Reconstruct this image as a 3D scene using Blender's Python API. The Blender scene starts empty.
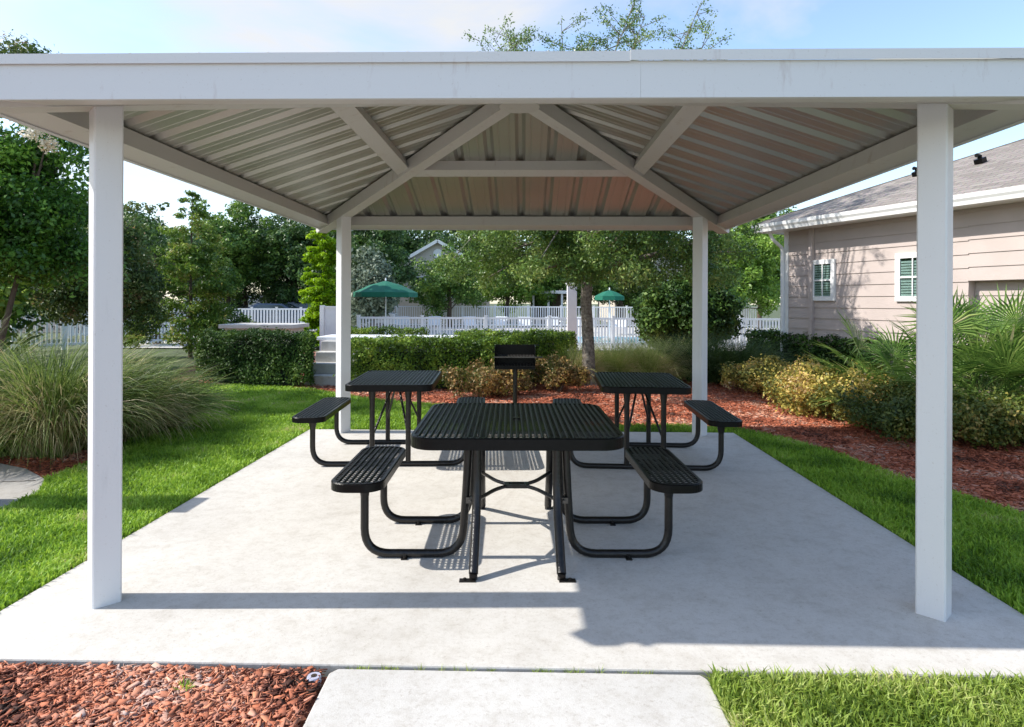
import bpy, math, random
import numpy as np
from mathutils import Vector, Matrix
R=math.radians
rng=np.random.default_rng(7); random.seed(7)
sc=bpy.context.scene
COL=sc.collection
# ---------------------------------------------------------------- helpers
class MB:
    def __init__(s): s.v=[]; s.f=[]
    def add(s,vs,fs):
        o=len(s.v); s.v+= [tuple(map(float,p)) for p in vs]; s.f+=[tuple(i+o for i in f) for f in fs]
    def box(s,x0,x1,y0,y1,z0,z1):
        s.add([(x0,y0,z0),(x1,y0,z0),(x1,y1,z0),(x0,y1,z0),(x0,y0,z1),(x1,y0,z1),(x1,y1,z1),(x0,y1,z1)],
              [(0,3,2,1),(4,5,6,7),(0,1,5,4),(1,2,6,5),(2,3,7,6),(3,0,4,7)])
    def obox(s,c,ax,ay,az,d):   # centre, unit axes, dims
        c=Vector(c);ax=Vector(ax)*d[0]/2;ay=Vector(ay)*d[1]/2;az=Vector(az)*d[2]/2
        vs=[c-ax-ay-az,c+ax-ay-az,c+ax+ay-az,c-ax+ay-az,c-ax-ay+az,c+ax-ay+az,c+ax+ay+az,c-ax+ay+az]
        s.add(vs,[(0,3,2,1),(4,5,6,7),(0,1,5,4),(1,2,6,5),(2,3,7,6),(3,0,4,7)])
    def beam(s,a,b,w,h,up=(0,0,1)):  # box from a to b, centred
        a=Vector(a);b=Vector(b);d=(b-a);L=d.length;d.normalize()
        side=d.cross(Vector(up)).normalized();u=side.cross(d).normalized()
        s.obox((a+b)/2,d,side,u,(L,w,h))
    def tube(s,pts,r,n=8,cap=True):
        pts=[Vector(p) for p in pts]
        rs=r if hasattr(r,'__len__') else [r]*len(pts)
        ref=None;rings=[]
        for i,p in enumerate(pts):
            t=(pts[min(i+1,len(pts)-1)]-pts[max(i-1,0)])
            if t.length<1e-9: t=Vector((0,0,1))
            t.normalize()
            if ref is None:
                ref=t.orthogonal().normalized()
            ref=(ref-t*ref.dot(t))
            if ref.length<1e-6: ref=t.orthogonal()
            ref.normalize();b=t.cross(ref)
            rings.append([p+(ref*math.cos(2*math.pi*k/n)+b*math.sin(2*math.pi*k/n))*rs[i] for k in range(n)])
        vs=[q for rr in rings for q in rr];fs=[]
        for i in range(len(pts)-1):
            for k in range(n):
                k2=(k+1)%n;fs.append((i*n+k,i*n+k2,(i+1)*n+k2,(i+1)*n+k))
        if cap: fs.append(tuple(range(n-1,-1,-1)));fs.append(tuple((len(pts)-1)*n+k for k in range(n)))
        s.add(vs,fs)
    def prism(s,poly,z0,z1):
        n=len(poly)
        s.add([(x,y,z0) for x,y in poly]+[(x,y,z1) for x,y in poly],
              [tuple(range(n-1,-1,-1)),tuple(range(n,2*n))]+[(i,(i+1)%n,n+(i+1)%n,n+i) for i in range(n)])
    def extr(s,poly,a,b):  # poly list of Vectors closed loop at offset 0, swept by vector (b-a)
        n=len(poly);d=Vector(b)-Vector(a)
        s.add([Vector(p) for p in poly]+[Vector(p)+d for p in poly],
              [tuple(range(n-1,-1,-1)),tuple(range(n,2*n))]+[(i,(i+1)%n,n+(i+1)%n,n+i) for i in range(n)])
    def sphere(s,c,r,nu=10,nv=6,sz=1):
        vs=[(c[0],c[1],c[2]+r*sz)]
        for j in range(1,nv):
            a=math.pi*j/nv
            for i in range(nu):
                b=2*math.pi*i/nu;vs.append((c[0]+r*math.sin(a)*math.cos(b),c[1]+r*math.sin(a)*math.sin(b),c[2]+r*sz*math.cos(a)))
        vs.append((c[0],c[1],c[2]-r*sz));fs=[(0,1+i,1+(i+1)%nu) for i in range(nu)]
        for j in range(nv-2):
            for i in range(nu):
                a=1+j*nu+i;b=1+j*nu+(i+1)%nu;fs.append((a,a+nu,b+nu,b))
        l=len(vs)-1;o=1+(nv-2)*nu
        fs+=[(o+i,l,o+(i+1)%nu) for i in range(nu)]
        s.add(vs,fs)
    def build(s,name,mat,parent=None,smooth=False,bevel=0):
        me=bpy.data.meshes.new(name)
        off=Vector(parent['_o']) if parent is not None and '_o' in parent else Vector((0,0,0))
        me.from_pydata([(p[0]-off[0],p[1]-off[1],p[2]-off[2]) for p in s.v],[],s.f)
        me.materials.append(mat)
        if smooth:
            for p in me.polygons:p.use_smooth=True
            me.set_sharp_from_angle(angle=R(40)) if hasattr(me,'set_sharp_from_angle') else None
        me.update()
        o=bpy.data.objects.new(name,me);COL.objects.link(o)
        if parent is not None:o.parent=parent
        if bevel:
            m=o.modifiers.new('bevel','BEVEL');m.width=bevel;m.segments=2;m.limit_method='ANGLE'
        return o
def fast(name,V,F,mat,parent=None,smooth=False):
    """V (n,3) ; F list of arrays (m,k) of faces with k verts"""
    off=np.array(parent['_o']) if parent is not None and '_o' in parent else np.zeros(3)
    me=bpy.data.meshes.new(name);V=np.asarray(V,dtype=np.float32)-off.astype(np.float32)
    me.vertices.add(len(V));me.vertices.foreach_set('co',V.ravel())
    tot=sum(f.size for f in F);np_=sum(len(f) for f in F)
    me.loops.add(tot);me.loops.foreach_set('vertex_index',np.concatenate([f.ravel() for f in F]).astype(np.int32))
    me.polygons.add(np_)
    lens=np.concatenate([np.full(len(f),f.shape[1]) for f in F]);st=np.concatenate([[0],np.cumsum(lens)[:-1]])
    me.polygons.foreach_set('loop_start',st.astype(np.int32))
    try: me.polygons.foreach_set('loop_total',lens.astype(np.int32))
    except Exception: pass
    if smooth: me.polygons.foreach_set('use_smooth',np.ones(np_,dtype=bool))
    me.materials.append(mat);me.update(calc_edges=True);me.validate()
    o=bpy.data.objects.new(name,me);COL.objects.link(o)
    if parent is not None:o.parent=parent
    return o
def tag(o,label=None,cat=None,group=None,kind=None):
    if label:o['label']=label
    if cat:o['category']=cat
    if group:o['group']=group
    if kind:o['kind']=kind
    return o
def thing(name,label,cat,loc=(0,0,0),rz=0,group=None,world=True):
    o=bpy.data.objects.new(name,None);COL.objects.link(o);o.empty_display_size=.2
    o.location=loc;o.rotation_euler=(0,0,rz)
    if world:o['_o']=tuple(float(c) for c in loc)
    return tag(o,label,cat,group)
def copy_tree(o,parent=None):
    c=o.copy();COL.objects.link(c)
    if parent is not None:c.parent=parent
    for ch in list(o.children):copy_tree(ch,c)
    return c
# ---------------------------------------------------------------- materials
def mat(name,col,rough=.6,metal=0,var=.12,scale=8,bump=0,bscale=60,col2=None,detail=4,spec=.5,coat=0):
    m=bpy.data.materials.new(name);m.use_nodes=True;nt=m.node_tree;N=nt.nodes;L=nt.links
    b=N['Principled BSDF'];b.inputs['Roughness'].default_value=rough;b.inputs['Metallic'].default_value=metal
    b.inputs['Specular IOR Level'].default_value=spec;b.inputs['Coat Weight'].default_value=coat
    tc=N.new('ShaderNodeTexCoord')
    n=N.new('ShaderNodeTexNoise');n.inputs['Scale'].default_value=scale;n.inputs['Detail'].default_value=detail
    L.new(tc.outputs['Object'],n.inputs['Vector'])
    r=N.new('ShaderNodeValToRGB');r.color_ramp.elements[0].position=.3;r.color_ramp.elements[1].position=.7
    c2=col2 or tuple(min(1,c*(1+var)) for c in col);c1=col if col2 else tuple(c*(1-var) for c in col)
    r.color_ramp.elements[0].color=(*c1,1);r.color_ramp.elements[1].color=(*c2,1)
    L.new(n.outputs['Fac'],r.inputs['Fac']);L.new(r.outputs['Color'],b.inputs['Base Color'])
    if bump:
        n2=N.new('ShaderNodeTexNoise');n2.inputs['Scale'].default_value=bscale;n2.inputs['Detail'].default_value=3
        L.new(tc.outputs['Object'],n2.inputs['Vector'])
        bp=N.new('ShaderNodeBump');bp.inputs['Strength'].default_value=bump;bp.inputs['Distance'].default_value=.01
        L.new(n2.outputs['Fac'],bp.inputs['Height']);L.new(bp.outputs['Normal'],b.inputs['Normal'])
    return m
def leafmat(name,cols,rough=.5,trans=.3,spec=.35):
    """cols: list of (pos,color) over random per leaf"""
    m=bpy.data.materials.new(name);m.use_nodes=True;nt=m.node_tree;N=nt.nodes;L=nt.links
    b=N['Principled BSDF'];b.inputs['Roughness'].default_value=rough;b.inputs['Specular IOR Level'].default_value=spec
    g=N.new('ShaderNodeNewGeometry');tc=N.new('ShaderNodeTexCoord')
    n=N.new('ShaderNodeTexNoise');n.inputs['Scale'].default_value=1.6;n.inputs['Detail'].default_value=2
    L.new(tc.outputs['Object'],n.inputs['Vector'])
    ma=N.new('ShaderNodeMath');ma.operation='MULTIPLY_ADD';ma.inputs[1].default_value=.55;
    mb=N.new('ShaderNodeMath');mb.operation='MULTIPLY_ADD';mb.inputs[1].default_value=2.0;mb.inputs[2].default_value=-.78
    L.new(n.outputs['Fac'],mb.inputs[0]);L.new(g.outputs['Random Per Island'],ma.inputs[0]);L.new(mb.outputs[0],ma.inputs[2])
    r=N.new('ShaderNodeValToRGB');e=r.color_ramp.elements
    while len(e)<len(cols):e.new(.5)
    for k,(p,c) in enumerate(cols):e[k].position=p;e[k].color=(*c,1)
    L.new(ma.outputs[0],r.inputs['Fac']);L.new(r.outputs['Color'],b.inputs['Base Color'])
    if trans:
        t=N.new('ShaderNodeBsdfTranslucent');mx=N.new('ShaderNodeMixShader');mx.inputs[0].default_value=trans
        hs=N.new('ShaderNodeHueSaturation');hs.inputs['Value'].default_value=1.5;hs.inputs['Hue'].default_value=.485
        L.new(r.outputs['Color'],hs.inputs['Color']);L.new(hs.outputs['Color'],t.inputs['Color'])
        L.new(b.outputs[0],mx.inputs[1]);L.new(t.outputs[0],mx.inputs[2]);L.new(mx.outputs[0],N['Material Output'].inputs['Surface'])
    return m
def concrete(name,base,joint=None):
    m=bpy.data.materials.new(name);m.use_nodes=True;nt=m.node_tree;N=nt.nodes;L=nt.links
    b=N['Principled BSDF'];b.inputs['Roughness'].default_value=.85;b.inputs['Specular IOR Level'].default_value=.3
    tc=N.new('ShaderNodeTexCoord')
    def noise(s,d=5,ro=.6):
        n=N.new('ShaderNodeTexNoise');n.inputs['Scale'].default_value=s;n.inputs['Detail'].default_value=d;n.inputs['Roughness'].default_value=ro
        L.new(tc.outputs['Object'],n.inputs['Vector']);return n
    def ramp(src,p0,c0,p1,c1):
        r=N.new('ShaderNodeValToRGB');r.color_ramp.elements[0].position=p0;r.color_ramp.elements[1].position=p1
        r.color_ramp.elements[0].color=(*c0,1);r.color_ramp.elements[1].color=(*c1,1);L.new(src,r.inputs['Fac']);return r.outputs['Color']
    def mul(a,b_,f=1):
        x=N.new('ShaderNodeMix');x.data_type='RGBA';x.blend_type='MULTIPLY';x.inputs['Factor'].default_value=f
        L.new(a,x.inputs['A']);L.new(b_,x.inputs['B']);return x.outputs['Result']
    c=ramp(noise(1.1,6,.6).outputs['Fac'],.3,tuple(k*.93 for k in base),.7,base)
    c=mul(c,ramp(noise(5,8,.72).outputs['Fac'],.30,(.88,.865,.85),.50,(1,1,1)))
    c=mul(c,ramp(noise(.6,4,.7).outputs['Fac'],.36,(.91,.905,.9),.55,(1,1,1)))
    c=mul(c,ramp(noise(12,10,.8).outputs['Fac'],.37,(.88,.865,.84),.53,(1,1,1)));c=mul(c,ramp(noise(45,6,.8).outputs['Fac'],.34,(.78,.75,.72),.46,(1,1,1)))
    c=mul(c,ramp(noise(240,2).outputs['Fac'],.3,(.86,.85,.84),.6,(1,1,1)))
    L.new(c,b.inputs['Base Color'])
    n2=noise(160,3);bp=N.new('ShaderNodeBump');bp.inputs['Strength'].default_value=.25;bp.inputs['Distance'].default_value=.004
    L.new(n2.outputs['Fac'],bp.inputs['Height']);L.new(bp.outputs['Normal'],b.inputs['Normal'])
    return m
def paint_white(name,base,dirt=(.55,.5,.45),lo=.22,hi=.42):
    m=bpy.data.materials.new(name);m.use_nodes=True;nt=m.node_tree;N=nt.nodes;L=nt.links
    b=N['Principled BSDF'];b.inputs['Roughness'].default_value=.42;b.inputs['Specular IOR Level'].default_value=.4
    tc=N.new('ShaderNodeTexCoord');mp=N.new('ShaderNodeMapping');mp.inputs['Scale'].default_value=(6,6,1.2)
    L.new(tc.outputs['Object'],mp.inputs['Vector'])
    n=N.new('ShaderNodeTexNoise');n.inputs['Scale'].default_value=2.2;n.inputs['Detail'].default_value=8;n.inputs['Roughness'].default_value=.7
    L.new(mp.outputs[0],n.inputs['Vector'])
    r=N.new('ShaderNodeValToRGB');e=r.color_ramp.elements;e[0].position=lo;e[1].position=hi;e[0].color=(*[base[i]*dirt[i]*1.35 for i in range(3)],1);e[1].color=(*base,1)
    L.new(n.outputs['Fac'],r.inputs['Fac'])
    n3=N.new('ShaderNodeTexNoise');n3.inputs['Scale'].default_value=90;n3.inputs['Detail'].default_value=2;L.new(tc.outputs['Object'],n3.inputs['Vector'])
    r3=N.new('ShaderNodeValToRGB');r3.color_ramp.elements[0].position=.27;r3.color_ramp.elements[1].position=.33;r3.color_ramp.elements[0].color=(.9,.88,.86,1)
    L.new(n3.outputs['Fac'],r3.inputs['Fac'])
    x=N.new('ShaderNodeMix');x.data_type='RGBA';x.blend_type='MULTIPLY';x.inputs['Factor'].default_value=1
    L.new(r.outputs['Color'],x.inputs['A']);L.new(r3.outputs['Color'],x.inputs['B']);L.new(x.outputs['Result'],b.inputs['Base Color'])
    bp=N.new('ShaderNodeBump');bp.inputs['Strength'].default_value=.12;bp.inputs['Distance'].default_value=.003
    L.new(n3.outputs['Fac'],bp.inputs['Height']);L.new(bp.outputs['Normal'],b.inputs['Normal'])
    return m
M={}
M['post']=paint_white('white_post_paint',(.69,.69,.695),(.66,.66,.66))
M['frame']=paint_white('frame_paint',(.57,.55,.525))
M['fascia']=paint_white('fascia_paint',(.61,.615,.62),(.62,.58,.57),.27,.40)
M['deck']=mat('roof_sheet',(.42,.41,.37),.44,.78,.10,1.5,col2=(.46,.45,.41))
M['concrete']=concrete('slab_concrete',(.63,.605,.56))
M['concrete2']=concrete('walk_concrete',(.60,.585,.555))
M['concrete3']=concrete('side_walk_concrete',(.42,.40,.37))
M['black']=mat('black_coating',(.0045,.0042,.0043),.30,0,.3,30,.2,180,spec=.16)
M['tube']=mat('black_tube_coating',(.0095,.0078,.0068),.30,0,.35,20,.35,70,spec=.42)
M['steel']=mat('worn_steel',(.12,.11,.10),.45,.8)
M['soil']=mat('dark_soil',(.045,.032,.02),.95,0,.3,12,.5,60)
M['turf']=mat('turf_base',(.05,.085,.018),.95,0,.3,10,.5,60)
M['mulchbase']=mat('mulch_base',(.16,.055,.035),.95,0,.4,25,.8,70,col2=(.36,.14,.09))
M['ground']=mat('far_ground',(.07,.09,.035),.95,0,.3,2)
M['mulch']=leafmat('mulch_chips',[(0,(0.085,0.039,0.026)),(.25,(0.296,0.085,0.045)),(.45,(0.517,0.160,0.081)),(.65,(0.443,0.139,0.073)),(.82,(0.503,0.317,0.238)),(1,(0.705,0.335,0.202))],.8,0,.2)
M['mulchf']=leafmat('mulch_chips_front',[(0,(.04,.02,.015)),(.2,(.17,.06,.04)),(.4,(.50,.17,.09)),(.55,(.42,.20,.14)),(.7,(.60,.25,.14)),(.85,(.44,.32,.28)),(1,(.72,.42,.30))],.8,0,.2)
M['grass']=leafmat('lawn_grass',[(0,(.07,.16,.015)),(.4,(.19,.35,.03)),(.75,(.31,.49,.06)),(.95,(.38,.52,.10)),(1,(.48,.46,.2))],.5,.35,.3)
M['grassdry']=leafmat('lawn_grass_front',[(0,(.09,.16,.02)),(.35,(.24,.34,.05)),(.6,(.38,.47,.11)),(.8,(.52,.52,.22)),(1,(.66,.56,.38))],.5,.35,.3)
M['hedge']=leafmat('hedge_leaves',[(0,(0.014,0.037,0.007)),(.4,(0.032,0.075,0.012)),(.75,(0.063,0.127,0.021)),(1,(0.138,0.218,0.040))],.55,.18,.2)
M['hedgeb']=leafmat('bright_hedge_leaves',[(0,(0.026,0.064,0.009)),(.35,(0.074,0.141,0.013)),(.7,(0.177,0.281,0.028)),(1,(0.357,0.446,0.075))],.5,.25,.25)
M['gold']=leafmat('golden_leaves',[(0,(.06,.08,.02)),(.25,(.15,.17,.04)),(.45,(.38,.33,.07)),(.62,(.58,.45,.11)),(.8,(.56,.36,.17)),(1,(.62,.55,.32))],.5,.25,.3)
M['golddark']=leafmat('olive_shrub_leaves',[(0,(0.032,0.061,0.018)),(.4,(0.079,0.114,0.021)),(.75,(0.159,0.174,0.031)),(1,(0.349,0.263,0.077))],.5,.2,.3)
M['copper']=leafmat('copper_leaves',[(0,(0.034,0.060,0.015)),(.3,(0.094,0.106,0.024)),(.5,(0.190,0.139,0.051)),(.7,(0.309,0.196,0.082)),(.85,(0.477,0.300,0.085)),(1,(0.401,0.401,0.084))],.5,.25,.3)
M['oakleaf']=leafmat('oak_leaves',[(0,(0.033,0.081,0.017)),(.4,(0.084,0.162,0.029)),(.75,(0.171,0.269,0.054)),(1,(0.346,0.424,0.131))],.4,.25,.4)
M['dark']=leafmat('dark_tree_leaves',[(0,(0.017,0.048,0.013)),(.4,(0.041,0.096,0.020)),(.75,(0.081,0.159,0.035)),(1,(0.150,0.236,0.064))],.45,.2,.4)
M['mid']=leafmat('mid_tree_leaves',[(0,(0.029,0.078,0.016)),(.4,(0.074,0.157,0.024)),(.75,(0.150,0.265,0.043)),(1,(0.257,0.373,0.075))],.45,.25,.4)
M['light']=leafmat('light_tree_leaves',[(0,(0.049,0.118,0.015)),(.4,(0.125,0.235,0.028)),(.75,(0.213,0.351,0.048)),(1,(0.328,0.452,0.095))],.45,.3,.4)
M['grey']=leafmat('grey_green_leaves',[(0,(0.056,0.084,0.056)),(.4,(0.112,0.154,0.098)),(.75,(0.196,0.238,0.168)),(1,(0.280,0.336,0.238))],.5,.2,.3)
M['lime']=leafmat('lime_leaves',[(0,(0.071,0.161,0.002)),(.4,(0.162,0.311,0.004)),(.75,(0.254,0.432,0.007)),(1,(0.347,0.515,0.030))],.5,.35,.3)
M['cypress']=leafmat('cypress_leaves',[(0,(0.044,0.096,0.018)),(.4,(0.089,0.175,0.020)),(.7,(0.166,0.270,0.037)),(.9,(0.312,0.260,0.088)),(1,(0.304,0.443,0.063))],.5,.3,.3)
M['myrtle']=leafmat('myrtle_leaves',[(0,(0.021,0.071,0.013)),(.4,(0.051,0.141,0.018)),(.75,(0.111,0.251,0.028)),(1,(0.240,0.438,0.058))],.4,.35,.4)
M['redleaf']=leafmat('olive_green_leaves',[(0,(.02,.05,.012)),(.4,(.06,.11,.025)),(.75,(.12,.17,.045)),(.92,(.22,.22,.08)),(1,(.28,.17,.10))],.5,.25,.3)
M['flower']=leafmat('cream_flowers',[(0,(.6,.48,.3)),(.5,(.75,.68,.55)),(1,(.85,.82,.75))],.6,.3,.2)
M['pampas']=leafmat('pampas_blades',[(0,(.03,.055,.015)),(.35,(.09,.15,.03)),(.6,(.19,.27,.06)),(.8,(.36,.33,.16)),(1,(.52,.42,.25))],.5,.3,.3)
M['muhly']=leafmat('muhly_blades',[(0,(.16,.22,.05)),(.35,(.34,.42,.12)),(.6,(.52,.54,.22)),(.8,(.66,.58,.32)),(1,(.75,.62,.42))],.6,.4,.2)
M['darkgrass']=leafmat('dark_grass_blades',[(0,(.02,.05,.015)),(.4,(.05,.10,.025)),(.8,(.11,.17,.05)),(1,(.2,.26,.1))],.5,.25,.3)
M['palm']=leafmat('palmetto_fronds',[(0,(.03,.08,.015)),(.35,(.085,.17,.03)),(.7,(.18,.29,.06)),(.9,(.32,.42,.12)),(1,(.45,.42,.22))],.4,.25,.4)
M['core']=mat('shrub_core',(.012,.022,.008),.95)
M['bark']=mat('grey_bark',(.075,.058,.045),.9,0,.3,22,1.0,50,col2=(.27,.24,.20))
M['bark2']=mat('brown_bark',(.09,.065,.045),.9,0,.3,14,.9,40)
M['vinyl']=mat('white_vinyl',(.78,.79,.80),.45,0,.03)
M['canvas']=mat('green_canvas',(.0,.115,.065),.8,0,.12,6)
M['siding']=mat('pink_beige_siding',(.46,.39,.36),.7,0,.05,3,.15,120)
M['trim']=mat('white_trim',(.78,.78,.77),.5,0,.03)
M['cream']=mat('cream_wall',(.55,.49,.42),.8,0,.06)
M['glass']=mat('window_glass',(.03,.045,.045),.08,0,.1,spec=.8)
M['blind']=mat('window_blind',(.72,.75,.74),.5)
M['water']=mat('pool_water',(.10,.38,.5),.1,0,.2,3,.3,6)
M['coping']=mat('deck_paving',(.50,.48,.45),.85,0,.08,2,.2,40)
M['cap']=mat('grey_white_plastic',(.42,.42,.5),.5)
M['tyre']=mat('tyre_rubber',(.02,.02,.02),.8)
M['carnavy']=mat('navy_car_paint',(.03,.05,.09),.25,.3,.05,coat=.6)
M['carwhite']=mat('white_car_paint',(.65,.66,.68),.25,0,.03,coat=.6)
M['cardark']=mat('black_car_paint',(.02,.024,.03),.25,.2,.05,coat=.6)
M['asphalt']=mat('asphalt',(.06,.06,.06),.9,0,.15,3,.3,50)
def shingle():
    m=bpy.data.materials.new('grey_brown_shingles');m.use_nodes=True;nt=m.node_tree;N=nt.nodes;L=nt.links
    b=N['Principled BSDF'];b.inputs['Roughness'].default_value=.9
    uv=N.new('ShaderNodeUVMap');br=N.new('ShaderNodeTexBrick')
    br.inputs['Color1'].default_value=(.19,.155,.125,1);br.inputs['Color2'].default_value=(.27,.225,.19,1);br.inputs['Mortar'].default_value=(.07,.06,.055,1)
    br.inputs['Scale'].default_value=1;br.inputs['Brick Width'].default_value=.30;br.inputs['Row Height'].default_value=.14;br.inputs['Mortar Size'].default_value=.006
    L.new(uv.outputs[0],br.inputs['Vector'])
    n=N.new('ShaderNodeTexNoise');n.inputs['Scale'].default_value=40;n.inputs['Detail'].default_value=4;L.new(uv.outputs[0],n.inputs['Vector'])
    x=N.new('ShaderNodeMix');x.data_type='RGBA';x.blend_type='OVERLAY';x.inputs['Factor'].default_value=.7
    L.new(br.outputs['Color'],x.inputs['A']);L.new(n.outputs['Color'],x.inputs['B']);
    hs=N.new('ShaderNodeHueSaturation');hs.inputs['Saturation'].default_value=.7;L.new(x.outputs['Result'],hs.inputs['Color']);L.new(hs.outputs[0],b.inputs['Base Color'])
    bp=N.new('ShaderNodeBump');bp.inputs['Strength'].default_value=.5;bp.inputs['Distance'].default_value=.01;L.new(br.outputs['Fac'],bp.inputs['Height']);bp.invert=True
    L.new(bp.outputs['Normal'],b.inputs['Normal'])
    return m
M['shingle']=shingle();M['ridge']=mat('ridge_shingle',(.21,.185,.165),.9,0,.2,12,.3,60)
_m=bpy.data.materials.new('clear_window_glass');_m.use_nodes=True;_N=_m.node_tree.nodes;_L=_m.node_tree.links
_t=_N.new('ShaderNodeBsdfTransparent');_g=_N.new('ShaderNodeBsdfGlossy');_g.inputs['Roughness'].default_value=.05;_t.inputs['Color'].default_value=(.8,.88,.86,1)
_x=_N.new('ShaderNodeMixShader');_x.inputs[0].default_value=.16;_L.new(_t.outputs[0],_x.inputs[1]);_L.new(_g.outputs[0],_x.inputs[2]);_L.new(_x.outputs[0],_N['Material Output'].inputs['Surface']);M['clear']=_m
# ---------------------------------------------------------------- foliage generators (numpy)
def rot_frames(n,up=0.0,normals=None,jit=1.0):
    """random leaf frames: returns t (length dir), b (width dir)"""
    nrm=rng.normal(size=(n,3))*jit
    if normals is not None: nrm=nrm+normals
    nrm[:,2]+=up
    nrm/=np.linalg.norm(nrm,axis=1,keepdims=True)+1e-9
    a=rng.normal(size=(n,3));t=np.cross(nrm,a);t/=np.linalg.norm(t,axis=1,keepdims=True)+1e-9
    b=np.cross(nrm,t);return t,b,nrm
def leaves(name,P,size,material,parent,aspect=.5,up=.6,normals=None,jit=1.0,droop=0,var=.35):
    n=len(P);t,b,nr=rot_frames(n,up,normals,jit)
    if droop: t[:,2]-=droop;t/=np.linalg.norm(t,axis=1,keepdims=True)
    s=(size*(1+var*rng.uniform(-1,1,n)))[:,None]
    V=np.empty((n,4,3));V[:,0]=P-t*s*.5;V[:,1]=P+b*s*aspect*.5-t*s*.02+nr*s*.08;V[:,2]=P+t*s*.5;V[:,3]=P-b*s*aspect*.5-t*s*.02+nr*s*.08
    F=np.arange(n*4).reshape(n,4)
    return fast(name,V.reshape(-1,3),[F],material,parent)
def in_clumps(clumps,n,shell=.55,squash=.8):
    C=np.array([c[:3] for c in clumps]);r=np.array([c[3] for c in clumps]);w=r**2;w/=w.sum()
    k=rng.choice(len(C),n,p=w);d=rng.normal(size=(n,3));d/=np.linalg.norm(d,axis=1,keepdims=True)
    rad=(shell+(1-shell)*rng.random(n)**.7)*r[k]*(1+.15*rng.normal(size=n));d2=d.copy();d2[:,2]*=squash
    return C[k]+d2*rad[:,None],d
def ell_clumps(c,rad,n,rc,shell=.5,low=-.8):
    out=[]
    while len(out)<n:
        d=rng.normal(size=3);d/=np.linalg.norm(d)
        if d[2]<low:continue
        q=shell+(1-shell)*rng.random()
        out.append((c[0]+d[0]*rad[0]*q,c[1]+d[1]*rad[1]*q,c[2]+d[2]*rad[2]*q,rc*rng.uniform(.65,1.25)))
    return out
def limbs(mb,base,top,r0,clumps,nl,wob=.12,rl=.35,n=8,lean=(0,0)):
    base=Vector(base);top=Vector(top);pts=[];rs=[]
    K=8
    for i in range(K+1):
        f=i/K;p=base.lerp(top,f)
        if 0<i: p=p+Vector((random.uniform(-1,1)*wob*f,random.uniform(-1,1)*wob*f,0))
        pts.append(p);rs.append(r0*(1.25 if i==0 else 1)*(1-.72*f))
    mb.tube(pts,rs,n)
    cl=random.sample(clumps,min(nl,len(clumps)))
    for c in cl:
        c=Vector(c[:3]);f=random.uniform(.35,.95);i=int(f*K);s=pts[i]
        if c.z<s.z-.3: 
            i=max(2,int(K*.35));s=pts[i]
        mid=s.lerp(c,.5)+Vector((random.uniform(-1,1),random.uniform(-1,1),random.uniform(0,1.2)))*(c-s).length*.12
        r=rs[i]*rl*random.uniform(.7,1.1)
        mb.tube([s,s.lerp(mid,.5)+Vector((0,0,.02)),mid,mid.lerp(c,.6),c],[r,r*.8,r*.6,r*.4,r*.15],5,False)
def tree(name,label,base,H,rad,cz,n,leaf,material,bark='bark2',r0=.15,nc=26,rc=.6,aspect=.5,group=None,up=.5,shell=.45,cat='tree',low=-.8,squash=.8,nl=14,core=False,extra=()):
    t=thing(name,label,cat,base,group=group)
    cl=ell_clumps((base[0],base[1],base[2]+cz),rad,nc,rc,shell,low)+list(extra)
    mb=MB();limbs(mb,base,(base[0]+random.uniform(-.2,.2),base[1],base[2]+min(H*.8,cz+rad[2]*.5)),r0,cl,nl)
    mb.build('trunk',M[bark],t,True)
    P,d=in_clumps(cl,n,squash=squash)
    P[:,2]=np.maximum(P[:,2],base[2]+.15)
    leaves('crown',P,leaf,M[material],t,aspect,up,d*1.0)
    return t,cl
def hedge(name,label,poly,h,n,leaf,material,group=None,wav=.04,z0=.08,cat='hedge',taper=0.03,topn=.45):
    """clipped hedge on a convex quad footprint (4 points)"""
    A=np.array(poly,float);cx=A.mean(0)
    t=thing(name,label,cat,(cx[0],cx[1],-.03),group=group)
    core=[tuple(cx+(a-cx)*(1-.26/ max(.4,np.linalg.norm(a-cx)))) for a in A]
    mb=MB();mb.prism(core,.02,h-.16);mb.build('dark_core',M['core'],t)  # solid core; the shade between the leaves is put into its dark colour
    u=rng.random(n);v=rng.random(n)
    P=np.empty((n,3));Nn=np.zeros((n,3))
    k=rng.random(n);L=np.array([np.linalg.norm(A[(i+1)%4]-A[i]) for i in range(4)])
    area=np.concatenate([[abs(np.cross(A[2]-A[0],A[3]-A[1]))/2*topn*2],L*h]);area/=area.sum();face=rng.choice(5,n,p=area)
    top=face==0
    q=(A[0]*(1-u)[:,None]+A[1]*u[:,None])*(1-v)[:,None]+(A[3]*(1-u)[:,None]+A[2]*u[:,None])*v[:,None]
    P[top,:2]=q[top];P[top,2]=h+wav*(np.sin(q[top,0]*5)*np.sin(q[top,1]*4.3)) ;Nn[top]=(0,0,1.4)
    for i in range(4):
        m=face==i+1;a=A[i];b=A[(i+1)%4];e=(b-a)/L[i];nr=np.array([e[1],-e[0]])
        if np.dot(nr,a-cx)<0:nr=-nr
        P[m,:2]=a+(b-a)*u[m][:,None]+nr*(wav*np.sin(u[m]*L[i]*6+v[m]*7)-taper*v[m])[:,None];P[m,2]=z0+(h-z0)*v[m];Nn[m,:2]=nr*1.2
    P+=rng.normal(size=(n,3))*.03+Nn*(.035*np.sin(P[:,0]*9+P[:,2]*7)*np.sin(P[:,1]*8-P[:,2]*11+P[:,0]*5))[:,None]
    P[:,2]+= (rng.random(n)<.03)*rng.random(n)*.07
    leaves('leaves',P,leaf,M[material],t,.55,.25,Nn,.8)
    return t
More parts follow.
